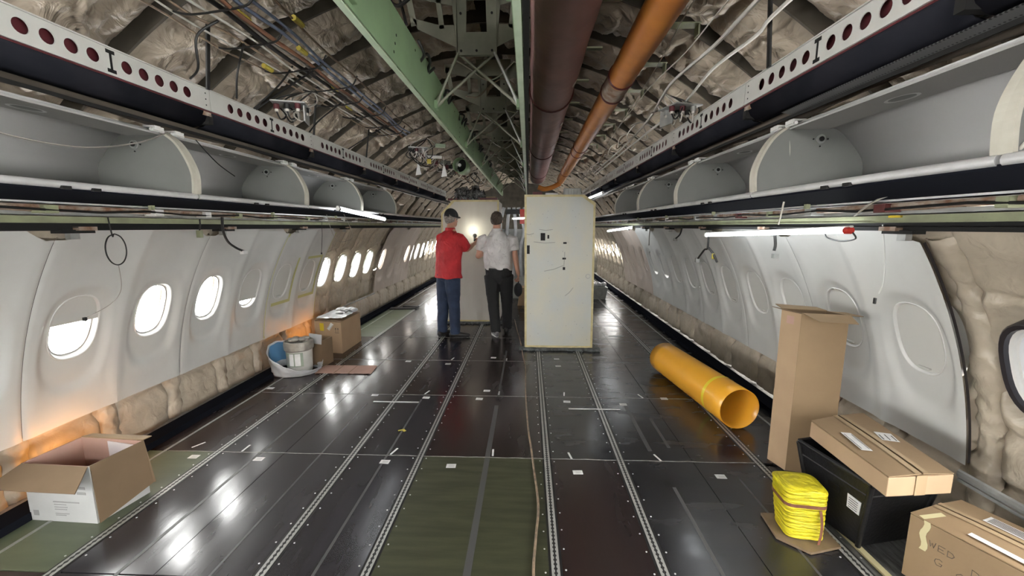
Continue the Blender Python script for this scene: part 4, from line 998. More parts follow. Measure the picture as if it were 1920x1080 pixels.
WR = [([(1.00, .8, 2.50), (1.00, 1.85, 2.50), (1.06, 2.6, 2.49), (1.12, 3.6, 2.48), (1.2, 5, 2.46)], .003, 'wire_white', 'thinnest white cord stretched under the right ceiling'),
      ([(1.13, .8, 2.49), (1.13, 1.88, 2.48), (1.14, 2.4, 2.47), (1.12, 3.0, 2.48), (1.16, 4.2, 2.48)], .0035, 'wire_white', 'second thin white cord under the right ceiling'),
      ([(1.22, .8, 2.46), (1.22, 1.84, 2.45), (1.235, 2.26, 2.45), (1.20, 2.8, 2.44), (1.24, 3.4, 2.38), (1.28, 4.5, 2.36), (1.3, 6.5, 2.36)], .010, 'wire_white', 'thick white conduit under the right ceiling'),
      ([(1.36, .8, 2.46), (1.35, 1.88, 2.45), (1.36, 2.1, 2.43), (1.33, 2.5, 2.42), (1.34, 3.0, 2.36), (1.30, 3.8, 2.33), (1.32, 6.4, 2.33)], .009, 'wire_white', 'white conduit beside the right perforated rail'),
      ([(1.375, .8, 2.47), (1.36, 1.86, 2.463), (1.37, 2.1, 2.44), (1.34, 2.5, 2.43), (1.35, 3.0, 2.37), (1.31, 3.8, 2.34)], .004, 'wire_brown', 'brown wire strapped to the right white conduit')]
for (P, r, m, lb) in WR: wire('ceiling_wire', lb, P, r, m, group='right ceiling wires')
for i in range(16):
    a = random.uniform(0, 6); y = 3.2 + .27 * i
    wire('loose_wire', 'tangled pale wires along the right ceiling above the rail, %s clump' % ORD[i], [(1.26 + .1 * sin(a + q), y + .09 * q, 2.36 + .05 * cos(a * 2 + q * 1.7)) for q in range(6)], .005, random.choice(['wire_white', 'wire_tan', 'wire_black', 'wire_grey']), group='wire tangle on the right')
for i in range(14):
    a = i * 1.9; y = 4.5 + .2 * i; x = -.95 + .04 * i
    wire('loose_wire', 'tangled wires under the far left ceiling beside the beam, %s clump' % ORD[i], [(x + .10 * sin(a + q * 1.3), y + .08 * q, 2.30 + .07 * cos(a * 2 + q * 1.7)) for q in range(7)], .006, ['wire_black', 'wire_white', 'wire_tan', 'wire_grey', 'wire_black'][i % 5], group='wire tangle on the far left')
for i in range(5):
    y = 4.9 + .45 * i; b = MB(); b.box((-.95 + .05 * i, y, 2.42), (.16, .07, .05), rz=.3 * i); b.box((-.92 + .05 * i, y, 2.36), (.05, .05, .06), 1); single(b, 'relay_box', ['slot_black' if i % 2 else 'alu_dull', 'maroon'], 'small equipment box under the far left ceiling, %s along' % ORD[i], 'box', 'equipment boxes far left', bevel=.004)
b = MB(); b.sweep([(1.37, 2.04, 2.64), (1.40, 2.05, 2.27)], (.018, .006), 8); b.box((1.37, 2.04, 2.63), (.05, .05, .02)); single(b, 'support_strap', 'wire_black', 'black hanger strap above the right perforated rail', 'strap')
for (y, o) in ((2.25, 'nearest'), (3.34, 'second'), (4.41, 'third')):
    b = MB(); b.sweep([(-1.33, y - .04, 2.62), (-1.40, y, 2.27)], (.016, .006), 8); b.box((-1.34, y - .04, 2.61), (.05, .04, .02)); single(b, 'support_strap', 'wire_black', 'black hanger strap above the left perforated rail, %s one' % o, 'strap')
wire('hanging_wire', 'black wire across the insulation at the top right', [(1.30, 1.55, 2.62), (1.40, 1.62, 2.48), (1.44, 1.72, 2.42)], .005, 'wire_black')
def connector_panel(c, s, label):
    x, y, z = c; t = thing('connector_panel', label, 'connector panel', c)
    b = MB(); b.box((x, y, z), (.20, .20, .008), rz=.3); b.box((x - s * .07, y + .05, z - .05), (.008, .14, .10), rz=.3); b.build('bracket', 'alu_dull', t)
    for i in range(6):
        px, py = x - .07 + .07 * (i % 3), y - .05 + .1 * (i // 3); b = MB(); b.sweep([(px, py, z), (px, py, z - .035)], .018, 10); b.sweep([(px, py, z - .035), (px, py, z - .05)], .012, 10, 1)
        b.build('connector', [random.choice(['maroon', 'wire_black', 'alu_dull']), 'wire_white'], t, smooth=40)
        b = MB(); a = random.uniform(0, 6); b.sweep(spline([(px, py, z - .05), (px + .03 * cos(a), py + .03 * sin(a), z - .09), (px + .07 * cos(a), py + .08 * sin(a), z - .05), (px + .1 * cos(a + 1), py + .12, z + .06), (x - s * .05, y + .2, z + .15)], 5), .005, 6); b.build('lead', random.choice(['wire_black', 'wire_white', 'wire_grey', 'wire_black']), t, smooth=60)
connector_panel((-1.24, 2.76, 2.33), -1, 'cluster of connectors and wires over the left perforated rail')
connector_panel((1.32, 2.95, 2.34), 1, 'cluster of dark connectors and wires over the right perforated rail')
connector_panel((-.86, 4.45, 2.36), -1, 'connector cluster with red and white wires at the far end of left bundle')
b = MB(); b.box((-.60, 4.35, 2.37), (.10, .05, .035), rz=.4); single(b, 'junction_box', 'primer_light', 'small pale box under the ceiling left of the green beam', 'box', bevel=.004)
b = MB(); b.box((-.72, 4.6, 2.30), (.16, .03, .03), rz=.25); single(b, 'light_bar', 'bezel', 'short white bar hanging near the far left ceiling connectors', 'bar', bevel=.004)
b = MB(); b.box((-.78, 4.6, 2.255), (.045, .004, .05)); single(b, 'yellow_note', 'wire_yellow', 'yellow paper note under the short white ceiling bar', 'note')
for (x, y, z, lb) in ((-.93, 4.7, 2.20, 'white tag hanging left of the yellow note'), (-.64, 4.7, 2.18, 'white tag hanging right of the yellow note')):
    b = MB(); b.prism([(x - .03, y, z - .08), (x + .035, y, z - .07), (x + .015, y, z + .03), (x - .005, y, z + .05)], (0, .002, 0)); b.sweep([(x, y, z + .04), (x, y, z + .14)], .002, 4); single(b, 'hanging_tag', 'paper', lb, 'tag')
t = thing('ventilator', 'round black fan opening under the far ceiling left of the beam', 'fan', (-.5, 5.1, 2.2))
b = MB(); b.sweep([(-.52, 5.05, 2.28), (-.50, 5.25, 2.27)], .085, 20, cap=False); b.build('casing', 'primer_green', t, smooth=40, solid=.006); b = MB(); b.sweep([(-.51, 5.15, 2.28), (-.50, 5.16, 2.28)], .08, 20); b.build('opening', 'slot_black', t)
b = MB(); b.sweep([(-.52, 5.05, 2.28), (-.52, 5.08, 2.28)], .02, 10); b.build('hub', 'alu_dull', t)
# crown wires between the beams
wire('crown_cable', 'black cable looping from the crown down to the left green beam', [(-.33, 1.5, 2.72), (-.05, 1.52, 2.70), (.25, 1.5, 2.70)], .008, 'wire_black')
wire('crown_cable', 'black cable curling beside the nearest full truss plate', [(-.22, 1.9, 2.86), (-.15, 1.95, 2.74), (-.19, 2.0, 2.62), (-.28, 2.02, 2.55), (-.33, 2.03, 2.57), (-.34, 2.02, 2.62), (-.30, 2.05, 2.60), (-.28, 2.1, 2.50)], .008, 'wire_black')
for i in range(7):
    y = 2.15 + .62 * i; a = i * 1.7
    wire('beam_harness', 'dark wires bunched on top of the left green beam, %s clump' % ORD[i], [(-.24 + .02 * sin(a + q * 2.2), y + .05 * q, 2.42 + .035 * cos(a + q * 1.9)) for q in range(7)], .008, 'wire_black', group='wire clumps on the left beam')
for i in range(12):
    a = i * 2.2; y = 3.0 + .42 * i
    wire('crown_wire', 'small pale wire strung in the crown between the beams, %s' % ORD[i], [(-.2 + .4 * q / 4, y + .06 * sin(a + q), 2.62 + .06 * cos(a + q * 1.3)) for q in range(5)], .005, ['wire_white', 'wire_tan', 'primer_yellow'][i % 3], group='crown wires')
for i in range(9):
    y = 1.7 + .6 * i; b = MB(); b.box((.70, y, 2.70), (.16, .04, .01)); b.box((.64, y, 2.66), (.008, .03, .09)); single(b, 'duct_hanger', 'primer_yellow', 'small green hanger between the mauve and orange ducts, %s' % ORD[i], 'bracket', 'duct hangers')
for i in range(8):
    y = 1.85 + .53 * i; b = MB(); b.box((1.10, y, 2.60), (.20, .07, .006)); b.box((1.02, y, 2.58), (.01, .06, .05)); b.box((1.19, y, 2.57), (.01, .06, .05)); single(b, 'frame_bracket', 'primer_yellow', 'yellow green bracket under the right ceiling right of orange duct, %s' % ORD[i], 'bracket', 'right ceiling brackets', bevel=.003)
# hanging leads at the left panels
t = wire('hanging_lead', 'thin black lead looped in a ring before the nearest left panel', [(-1.95, 2.15, 1.60), (-1.96, 2.17, 1.50)] + [(-1.97 , 2.19 + .058 * sin(a * pi / 5), 1.425 + .085 * cos(a * pi / 5)) for a in range(0, 11)], .0035, 'wire_black')
wire('hanging_lead', 'very thin lead with a black bead dangling below the ring', [(-1.99, 2.21, 1.34), (-2.0, 2.215, 1.2), (-2.03, 2.17, 1.12), (-2.10, 2.10, 1.06)], .0016, 'wire_grey', plug=((-2.105, 2.095, 1.052), (.014, .016, .02), 'wire_black'))
wire('hanging_lead', 'short lead ending in a cream plug above the left windows', [(-1.93, 2.75, 1.63), (-1.94, 2.76, 1.56), (-1.95, 2.76, 1.52)], .005, 'wire_black', plug=((-1.95, 2.76, 1.50), (.028, .03, .05), 'primer_yellow'))
wire('hanging_lead', 'thick black harness with white plugs dangling before the left panels', [(-1.90, 2.92, 1.62), (-1.91, 2.93, 1.52), (-1.92, 2.98, 1.44), (-1.92, 3.06, 1.39), (-1.92, 3.14, 1.36)], .009, 'wire_black', plug=((-1.92, 3.14, 1.352), (.03, .05, .028), 'bezel'))
wire('hanging_lead', 'thin lead hanging over the taped left panel', [(-1.93, 4.42, 1.60), (-1.95, 4.45, 1.45), (-1.96, 4.43, 1.27)], .0025, 'wire_black', plug=((-1.96, 4.43, 1.26), (.012, .014, .02), 'wire_black'))
wire('hanging_lead', 'thin lead looping below the left tube lamp', [(-1.62, 3.9, 1.69), (-1.70, 4.2, 1.45), (-1.80, 4.6, 1.38), (-1.80, 4.9, 1.44), (-1.50, 4.0, 1.69)], .002, 'wire_grey')
wire('slack_string', 'thin cord drooping across the nearest left bin', [(-1.50, .95, 2.0), (-1.43, 1.25, 1.87), (-1.42, 1.55, 1.85), (-1.46, 1.85, 1.92), (-1.52, 2.10, 2.02)], .0032, 'wire_grey')
wire('slack_string', 'dark cord hanging inside the second left bin', [(-1.52, 2.28, 2.02), (-1.52, 2.42, 1.92), (-1.52, 2.56, 1.86)], .003, 'wire_black')
# right side leads
wire('slack_string', 'cream cord hanging from the right bin hinge down to the wall rail', [(1.535, 2.09, 2.01), (1.55, 2.085, 1.90), (1.56, 2.10, 1.72), (1.55, 2.12, 1.56)], .004, 'rim_cream')
wire('slack_string', 'cream cord knotted near the right photo edge', [(1.42, 1.0, 1.74), (1.43, 1.05, 1.70), (1.50, 1.12, 1.72), (1.52, 1.22, 1.70), (1.70, 1.72, 1.66), (1.86, 2.05, 1.60)], .0045, 'rim_cream')
wire('hanging_lead', 'black looped lead at the red end of the right tube lamp', [(1.90, 2.10, 1.52), (1.93, 2.12, 1.49), (1.95, 2.24, 1.475), (1.95, 2.34, 1.49), (1.95, 2.36, 1.515), (1.93, 2.30, 1.54)], .004, 'wire_black')
wire('hanging_lead', 'thin white lead with a black plug dangling over the nearest right panel', [(2.02, 2.08, 1.56), (2.05, 2.08, 1.40), (2.06, 2.08, 1.28), (2.045, 2.08, 1.22)], .0028, 'bezel', plug=((2.03, 2.08, 1.185), (.010, .012, .03), 'wire_black'))
wire('hanging_lead', 'black harness hanging below the middle of the right tube lamp', [(1.95, 2.83, 1.50), (1.96, 2.83, 1.43), (1.955, 2.83, 1.39)], .009, 'wire_black', plug=((1.965, 2.83, 1.355), (.035, .03, .03), 'alu_dull'))
wire('hanging_lead', 'forked black harness hanging beyond the right tube lamp', [(1.93, 3.80, 1.50), (1.93, 3.80, 1.36), (1.92, 3.84, 1.34), (1.91, 3.95, 1.25)], .008, 'wire_black', plug=((1.91, 3.96, 1.235), (.035, .035, .04), 'alu_dull'))
wire('hanging_lead', 'second prong of the forked harness with a yellow sleeve', [(1.935, 3.79, 1.36), (1.95, 3.72, 1.31), (1.965, 3.67, 1.24)], .010, 'wire_black', plug=((1.95, 3.72, 1.29), (.022, .02, .05), 'wire_yellow'))
wire('hanging_lead', 'short black harness hanging before the second right panel pair', [(1.93, 4.45, 1.55), (1.93, 4.5, 1.47), (1.92, 4.6, 1.42)], .008, 'wire_black', plug=((1.92, 4.61, 1.41), (.03, .04, .03), 'alu_dull'))
wire('hanging_lead', 'pale strap hanging before the far right panels', [(1.93, 5.6, 1.55), (1.93, 5.62, 1.42), (1.93, 5.62, 1.30)], .006, 'wire_grey')
for (x, y, lb) in ((1.82, 1.6, 'yellow clip on the pale green rail near the right edge'),):
    b = MB(); b.box((1.965, 1.95, 1.605), (.02, .05, .03), rz=.3); b.box((1.96, 1.93, 1.62), (.02, .02, .03)); single(b, 'yellow_clip', 'label_yellow', lb, 'clip', bevel=.003)
# long cable on the floor
P = [(.087, 6.74), (.15, 6.0), (.21, 5.4), (.25, 4.8), (.285, 4.35), (.29, 3.7), (.312, 3.02), (.335, 2.7), (.35, 2.45), (.37, 2.1), (.352, 1.85), (.338, 1.62), (.36, 1.3), (.34, .9)]
wire('floor_cable', 'long thin brown cable snaking along the middle of the floor', [(x, y, .0075) for x, y in P], .0065, 'wire_tan', n=8)
# ================================================================ PARTITIONS
def partition(x0, x1, y, zt, chx, mat, label, depth, ch=.14):
    """front outline with one bevelled top corner at chx side"""
    t = thing('partition_wall', label, 'partition', ((x0 + x1) / 2, y, .02)); s = 1 if chx > 0 else -1
    if s > 0: O = [(x0, .03), (x1 + .01, .03), (x1 + .0, zt - .10), (x1 - ch, zt), (x0 - .01, zt)]
    else: O = [(x0 + .01, .03), (x1, .03), (x1, zt), (x0 + ch * 1.35, zt), (x0, zt - .20)]
    b = MB(); b.prism([(x, y, z) for x, z in O], (0, .035, 0)); b.build('face_panel', mat, t)
    b = MB(); n = len(O); cx = sum(p[0] for p in O) / n; cz = sum(p[1] for p in O) / n
    I = [(x + (.026 if x < cx else -.026), z + (.026 if z < cz else -.026)) for x, z in O]
    for i in range(n):
        j = (i + 1) % n; b.prism([(O[i][0], y - .003, O[i][1]), (O[j][0], y - .003, O[j][1]), (I[j][0], y - .003, I[j][1]), (I[i][0], y - .003, I[i][1])], (0, .042, 0))
    b.build('edge_trim', 'edge_cream', t)
    b = MB(); xi = x0 if s > 0 else x1
    b.bx((xi - .0, y + .035, .03), (xi + .03 * s, y + depth, zt - .02)); b.bx((x1 - .03 * s if s > 0 else x0 + .0, y + .035, .03), (x1 if s > 0 else x0 + .03, y + depth, zt - .22)); b.build('side_wall', mat, t)
    b = MB()
    for i in range(15):
        xx = x0 - .03 + (x1 - x0 + .09) * i / 14; b.box((xx, y - .01 + random.uniform(-.012, .01), .016), (.085, .09 + random.uniform(-.02, .03), .03 + random.uniform(-.006, .006)), rz=random.uniform(-.3, .3))
    b.build('foam_base', 'foam_dark', t, bevel=.004)
    return t
PR = partition(.268, 1.115, 5.07, 1.932, 1, 'partition', 'tall white partition panel with cream edges and small cutouts, standing right of the aisle', .75)
def rect(b, cx, cz, w, h, y, mi=0): b.bx((cx - w / 2, y - .0015, cz - h / 2), (cx + w / 2, y, cz + h / 2), mi)
def X5(px): return (px - 990) / 152 + .305 + .003
def Z5(py): return 1.55 - (py - 425) / 152 * 1.035
b = MB()
for (px, py, w, h) in ((1017, 443, .055, .09), (1027, 443, .022, .045), (990, 466, .034, .105), (1058, 454, .042, .022), (1057, 482, .044, .022), (1057, 500, .03, .034)): rect(b, X5(px), Z5(py), w, h, 5.067)
b.build('cutout', 'slot_black', PR)
b = MB(); b.sweep([(X5(1102), 5.068, Z5(514)), (X5(1102), 5.063, Z5(514))], .03, 20); b.sweep([(X5(1102), 5.063, Z5(514)), (X5(1102), 5.061, Z5(514))], .022, 20, 1); b.build('turn_latch', ['alu_dull', 'partition'], PR, smooth=40)
b = MB()
for (x0, y0, x1, y1) in ((1020, 505, 1055, 495), (1058, 470, 1057, 498), (1060, 550, 1075, 535), (1000, 452, 1040, 453), (985, 438, 1000, 437), (1010, 430, 1035, 430)):
    p, q = Vector((X5(x0), 5.0685, Z5(y0))), Vector((X5(x1), 5.0685, Z5(y1))); b.sweep([p, (p + q) / 2 + Vector((0, 0, -.012)), q], .0035, 4)
b.build('scratch', 'smudge', PR)
b = MB(); random.seed(5)
for i in range(34): rect(b, random.uniform(.33, 1.07), random.uniform(.1, 1.8), .009, .008, 5.069)
b.build('pit_mark', 'smudge', PR)['kind'] = 'stuff'
PL = partition(-1.06, -.150, 6.48, 1.96, -1, 'partition_left', 'pale partition panel behind the two people, standing left of the aisle', .75)
for (x, w_, h, m, lb) in ((.42, .12, .05, 'maroon', 'dark red bracket on top of the right partition, near the green beam'), (.60, .16, .035, 'bezel', 'white strip on top of the right partition'), (.86, .22, .09, 'alu_dull', 'grey ribbed box on top of the right partition')):
    b = MB(); b.box((x, 5.35, 1.935 + h / 2), (w_, .12, h)); 
    if w_ > .2:
        for q in range(6): b.box((x - .09 + .035 * q, 5.285, 1.935 + h / 2), (.012, .012, h * .8))
    single(b, 'partition_fitting', m, lb, 'fitting', bevel=.004)
b = MB(); random.seed(3)
for k in range(5):
    cx, cz = -.78 + .085 * k, 2.02 + .03 * sin(k * 2)
    b.grid(lambda u, v: (cx + .09 * (u - .5) * 2 * (1 - .4 * v) + .03 * fnoise(u * 4, v * 4, k, 2), 6.55 + .06 * fnoise(u * 5, v * 5, k + 3, 2), 1.97 + .26 * v * (.7 + .3 * sin(k * 3)) + .03 * fnoise(u * 6, v * 6, k, 2)), 14, 14)
single(b, 'plastic_film', 'film_shiny', 'crumpled shiny plastic film heaped on top of the left partition', 'plastic film', smooth=25)
b = MB(); b.box((-.78, 6.6, 1.975), (.36, .1, .03)); single(b, 'partition_fitting', 'maroon', 'dark red strip on top of the left partition', 'fitting')
b = MB(); b.box((-.33, 6.6, 1.98), (.30, .12, .04)); b.box((-.28, 6.55, 2.005), (.14, .05, .015), 1); single(b, 'partition_fitting', ['maroon', 'kraft'], 'dark fitting on top of the left partition beside the aisle', 'fitting')
# things in the gap and beyond
b = MB(); b.box((.02, 9.2, .28), (.55, .4, .02)); b.box((-.2, 9.2, .14), (.03, .36, .28)); b.box((.24, 9.2, .14), (.03, .36, .28)); single(b, 'low_table', 'alu_dull', 'low grey table seen in the gap between the partitions', 'table')
b = MB(); b.prism([(.10, 8.0, 0), (.42, 8.0, 0), (.42, 8.0, .36), (.16, 8.0, .36)], (0, .3, 0)); single(b, 'cardboard_box', 'kraft_light', 'small cardboard box in the gap behind the aisle between partitions', 'box')
t = thing('equipment_rack', 'rack of pale pipes and hoses seen in the gap above the white shirt', 'rack', (.1, 8.8, .0))
b = MB()
for q in range(5): b.sweep(spline([(-.35 + .17 * q, 8.8, .5), (-.30 + .15 * q, 8.75, 1.1), (-.32 + .18 * q, 8.8, 1.5), (-.2 + .1 * q, 8.8, 1.95)], 5), .035, 8)
b.build('hose', 'bag_plastic', t, smooth=60)
b = MB(); b.bx((-.5, 8.85, .0), (.62, 8.87, 1.5)); b.build('backboard', 'alu_dull', t); b = MB(); b.box((.0, 8.8, 1.86), (.34, .1, .10)); b.build('control_box', 'wire_black', t); b = MB(); b.box((.20, 8.78, 1.76), (.14, .1, .30)); b.build('red_box', 'red_plastic', t)
t = thing('storage_tub', 'grey tub with white rags by the right wall beyond the partition', 'tub', (1.75, 8.9, 0))
b = MB(); b.hexa([(1.62, 8.8, 0), (1.98, 8.8, 0), (1.98, 9.1, 0), (1.62, 9.1, 0)], [(1.58, 8.76, .26), (2.02, 8.76, .26), (2.02, 9.14, .26), (1.58, 9.14, .26)]); b.build('tub', 'alu_dull', t)
b = MB()
for q in range(6): b.ball((1.66 + .06 * q, 8.95 + .03 * sin(q * 2), .29 + .02 * (q % 2)), (.06, .09, .05), n=10, k=6)
b.build('rag', 'bag_plastic', t, smooth=180)
b = MB(); b.hexa([(1.05, 6.6, 0), (1.32, 6.6, 0), (1.30, 7.0, 0), (1.05, 7.0, 0)], [(1.07, 6.62, .20), (1.10, 6.62, .20), (1.10, 6.9, .20), (1.07, 6.9, .20)]); single(b, 'cardboard_flap', 'kraft_pink', 'pale folded cardboard wedge on the floor right of the partition', 'cardboard')
b = MB(); b.box((-2.06, 7.6, .012), (.5, .16, .02), rz=.1); b.box((-1.95, 7.72, .025), (.3, .1, .02), rz=-.2); single(b, 'black_sheet', 'wire_black', 'flat dark sheet on the floor at the far left wall', 'sheet')
# ================================================================ CARDBOARD BOXES
def wallbox(b, P, h, t, mi=(0, 1), z0=0, Ptop=None):
    """open box: P four floor corners, walls of thickness t, outer mat mi[0], inner mat mi[1]"""
    P = [Vector((p[0], p[1], z0)) for p in P]; T = [Vector((p[0], p[1], z0 + h)) for p in (Ptop or P)]
    c = sum(P, Vector()) / 4; ct = sum(T, Vector()) / 4
    Pi = [p + (c - p).normalized() * t * 1.4 for p in P]; Ti = [p + (ct - p).normalized() * t * 1.4 for p in T]
    for i in range(4):
        j = (i + 1) % 4
        b.add([P[i], P[j], T[j], T[i]], [(0, 1, 2, 3)], mi[0]); b.add([Pi[i] + Vector((0, 0, t)), Pi[j] + Vector((0, 0, t)), Ti[j], Ti[i]], [(3, 2, 1, 0)], mi[1]); b.add([T[i], T[j], Ti[j], Ti[i]], [(0, 1, 2, 3)], mi[1])
    b.add(P, [(3, 2, 1, 0)], mi[0]); b.add([p + Vector((0, 0, t)) for p in Pi], [(0, 1, 2, 3)], mi[1])
# --- open carton at the left
t = thing('open_carton', 'open white and brown carton with its flaps folded out, beside the left wall', 'box', (-2.14, 2.0, 0))
A, Bq, C_, D_ = (-2.34, 1.888), (-1.955, 1.873), (-1.915, 2.135), (-2.315, 2.16); H = .325
b = MB(); wallbox(b, (A, Bq, C_, D_), H, .005, (0, 1)); b.build('body', ['carton_white', 'kraft_pink'], t)
b = MB(); b.slab([(-2.335, 1.888, H + .002), (-1.962, 1.873, H), (-1.895, 1.745, .262), (-2.375, 1.755, .268)], .005); b.build('front_flap', 'kraft_dark', t)
b = MB(); b.slab([(-1.948, 1.875, H + .004), (-1.908, 2.133, H + .004), (-1.885, 2.15, .06), (-1.845, 2.12, .035), (-1.905, 1.87, .012)][:3] + [(-1.892, 2.142, .06), (-1.932, 1.868, .008)], .005); b.build('right_flap', 'kraft_dark', t)
b = MB(); b.slab([(-2.315, 2.162, H), (-1.92, 2.137, H), (-1.91, 2.185, .325), (-2.30, 2.21, .318)], .005); b.build('back_flap', 'kraft', t)
b = MB(); b.slab([(-2.342, 1.89, H), (-2.318, 2.158, H), (-2.40, 2.14, .20), (-2.41, 1.91, .20)], -.005); b.build('left_flap', 'kraft_dark', t)
b = MB(); b.slab([(-2.13, 2.138, .10), (-1.925, 2.125, .08), (-1.925, 2.125, .30), (-2.13, 2.138, .318)], .004); b.build('inner_sheet', 'carton_inside_white', t)
b = MB()
def onfront(u, z, w_, h):   # marks on the front face of the carton
    p = Vector((A[0] + (Bq[0] - A[0]) * u, A[1] + (Bq[1] - A[1]) * u - .0015, z)); b.box(p, (w_, .001, h), rz=atan2(Bq[1] - A[1], Bq[0] - A[0]))
onfront(.10, .045, .03, .03)
for q, (w_, z) in enumerate(((.15, .115), (.07, .10), (.075, .085), (.07, .072), (.08, .048), (.06, .038))): onfront(.40 + w_ * 1.2, z, w_, .0035 if q else .006)
for q in range(3): onfront(.56, .17 + .011 * q, .04, .005)
for q in range(2): onfront(.83, .20 - .03 * q, .05, .014)
b.build('printing', 'ink_faint', t)
# --- tall carton right
t = thing('tall_carton', 'tall narrow open cardboard carton standing upright at the right wall', 'box', (2.05, 2.55, 0))
A, Bq, C_ = (1.93, 2.64), (1.965, 2.505), (2.205, 2.45); D_ = (2.17, 2.585); H = 1.03
b = MB(); wallbox(b, (A, Bq, C_, D_), H, .006, (0, 1)); b.build('body', ['kraft', 'kraft_dark'], t)
b = MB(); b.slab([(1.93 - .002, 2.64, .0), (1.965 - .002, 2.505, .0), (1.965 - .002, 2.505, H), (1.93 - .002, 2.64, H)], -.001); b.build('daylit_side_face', 'kraft_light', t)  # narrow side in lighter kraft, standing in for daylight from the left windows
b = MB(); b.slab([(1.967, 2.503, H), (2.207, 2.448, H), (2.20, 2.37, H - .035), (2.0, 2.395, H - .03)], -.004); b.build('front_flap', 'kraft', t)
b = MB(); b.slab([(1.93, 2.64, H), (1.965, 2.505, H), (1.905, 2.51, H + .015), (1.86, 2.63, H + .02)], .004); b.build('left_flap', 'kraft_dark', t)
b = MB(); b.slab([(2.17, 2.585, H), (1.93, 2.64, H), (1.95, 2.75, H + .01), (2.18, 2.70, H)], -.004); b.build('back_flap', 'kraft', t)
b = MB(); b.slab([(2.205, 2.45, H), (2.17, 2.585, H), (2.29, 2.60, H - .01), (2.31, 2.48, H - .01)], .004); b.build('right_flap', 'kraft', t)
b = MB(); b.slab([(1.9385, 2.599, .95), (1.9515, 2.549, .95), (1.9515, 2.549, 1.0), (1.9385, 2.599, 1.0)], -.003); b.build('tape', 'kraft_pink', t)
# --- taped boxes
def tapedbox(name, label, A, Bq, C_, D_, z0, z1, mats=('kraft', 'kraft_light'), axis=0, top=None):
    """closed box; the seam of the two long flaps runs from edge AD to edge BC (axis 0) """
    t = thing(name, label, 'box', ((A[0] + C_[0]) / 2, (A[1] + C_[1]) / 2, z0)); P = [Vector((*q, z0)) for q in (A, Bq, C_, D_)]; T = [Vector((*q, z1)) for q in (top or (A, Bq, C_, D_))]
    b = MB(); b.hexa(P, [p - Vector((0, 0, .004)) for p in T]); b.build('body', mats[1], t, bevel=.003)
    # two top flaps meeting at a slightly open seam
    M0, M1 = (T[0] + T[1]) / 2, (T[3] + T[2]) / 2; e = (T[1] - T[0]).normalized() * .005; up_ = Vector((0, 0, .010))
    for (p, q, m, k) in ((T[0], T[3], -1, 0), (T[1], T[2], 1, 1)):
        b = MB(); n = 10
        def fn(u, v):
            a = p + (q - p) * u; c = M0 + e * m + (M1 - M0) * u; w_ = a + (c - a) * v; return w_ + up_ * v * (.7 + .5 * sin(pi * u)) + Vector((0, 0, .001))
        b.grid(fn, n, 4); b.build('flap', mats[0], t, solid=.004)
    for m in (-1, 1):
        b = MB(); b.grid(lambda u, v: M0 + (M1 - M0) * u + e * m * (1.2 + 5 * v) + up_ * (1.02 + .0 * v - .12 * v + .5 * 0) * (.7 + .5 * sin(pi * u)) + Vector((0, 0, .0055)), 10, 1); b.build('seam_tape', 'tape_masking' if name == 'x' else 'tape', t)
    return t, P, T, M0, M1
def label_on(t, name, c, e, f, w, h, lines=4, mat='paper', seed=0):
    """paper label centred at c, axes e (along the lines) and f"""
    e = Vector(e).normalized(); f = Vector(f); f = (f - e * f.dot(e)).normalized(); n = e.cross(f)
    b = MB(); c = Vector(c); b.slab([c - e * w / 2 - f * h / 2, c + e * w / 2 - f * h / 2, c + e * w / 2 + f * h / 2, c - e * w / 2 + f * h / 2], .0012)
    o = b.build(name, mat, t); rr = random.Random(seed); b = MB()
    for i in range(lines):
        l = w * rr.uniform(.5, .85); cc = c + n * .0016 + f * (h * (.36 - .72 * i / max(1, lines - 1))) - e * (w * .43 - l / 2); b.slab([cc - e * l / 2 - f * h * .035, cc + e * l / 2 - f * h * .035, cc + e * l / 2 + f * h * .035, cc - e * l / 2 + f * h * .035], .0004)
    b.build('printing', 'ink', o); return o
T1, P, T, M0, M1 = tapedbox('cardboard_box', 'flat taped cardboard box lying on top of the black crate', (1.83, 1.655), (2.13, 1.69), (2.205, 2.27), (1.85, 2.165), .414, .505)
z = .517
label_on(T1, 'shipping_label', (1.905, 1.93, z), (.16, 1.0, 0), (-1, .16, 0), .17, .045, 2, seed=2)
label_on(T1, 'shipping_label', (2.09, 1.98, z), (.3, 1.0, 0), (-1, .3, 0), .085, .07, 3, seed=3)
b = MB(); c = Vector((1.98, 1.67, .46)); b.slab([(1.955, 1.667, .416), (2.005, 1.673, .416), (2.005, 1.673, .507), (1.955, 1.667, .507)], .0012); b.build('end_tape', 'tape', T1)
T2, P, T, M0, M1 = tapedbox('cardboard_box', 'brown taped cardboard box with handwriting at the lower right corner', (2.155, 1.33), (2.46, 1.45), (2.31, 1.81), (2.0, 1.715), 0, .30, mats=('kraft', 'kraft'))
label_on(T2, 'shipping_label', (2.30, 1.60, .314), (.37, -1, 0), (1, .37, 0), .15, .06, 6, seed=5)
label_on(T2, 'shipping_label', (2.14, 1.50, .312), (.37, -1, 0), (1, .37, 0), .17, .028, 0, seed=6)
b = MB(); P0 = Vector((2.0, 1.715)); dr = Vector((.155, -.385)).normalized()
def side(u, z): return Vector((2.0 + dr.x * u - .0016, 1.715 + dr.y * u - .0010, z))
n_ = Vector((-dr.y, dr.x, 0)) * -1
b.grid(lambda u, v: side(.045 + .022 * v + .006 * sin(u * 9), .165 + .135 * u), 8, 1); b.grid(lambda u, v: (2.018 + .10 * u + .0 * v, 1.672 + .022 * v + .010 * u, .3035 + .008 * u), 6, 1); b.build('torn_tape', 'tape_masking', T2, solid=.001)
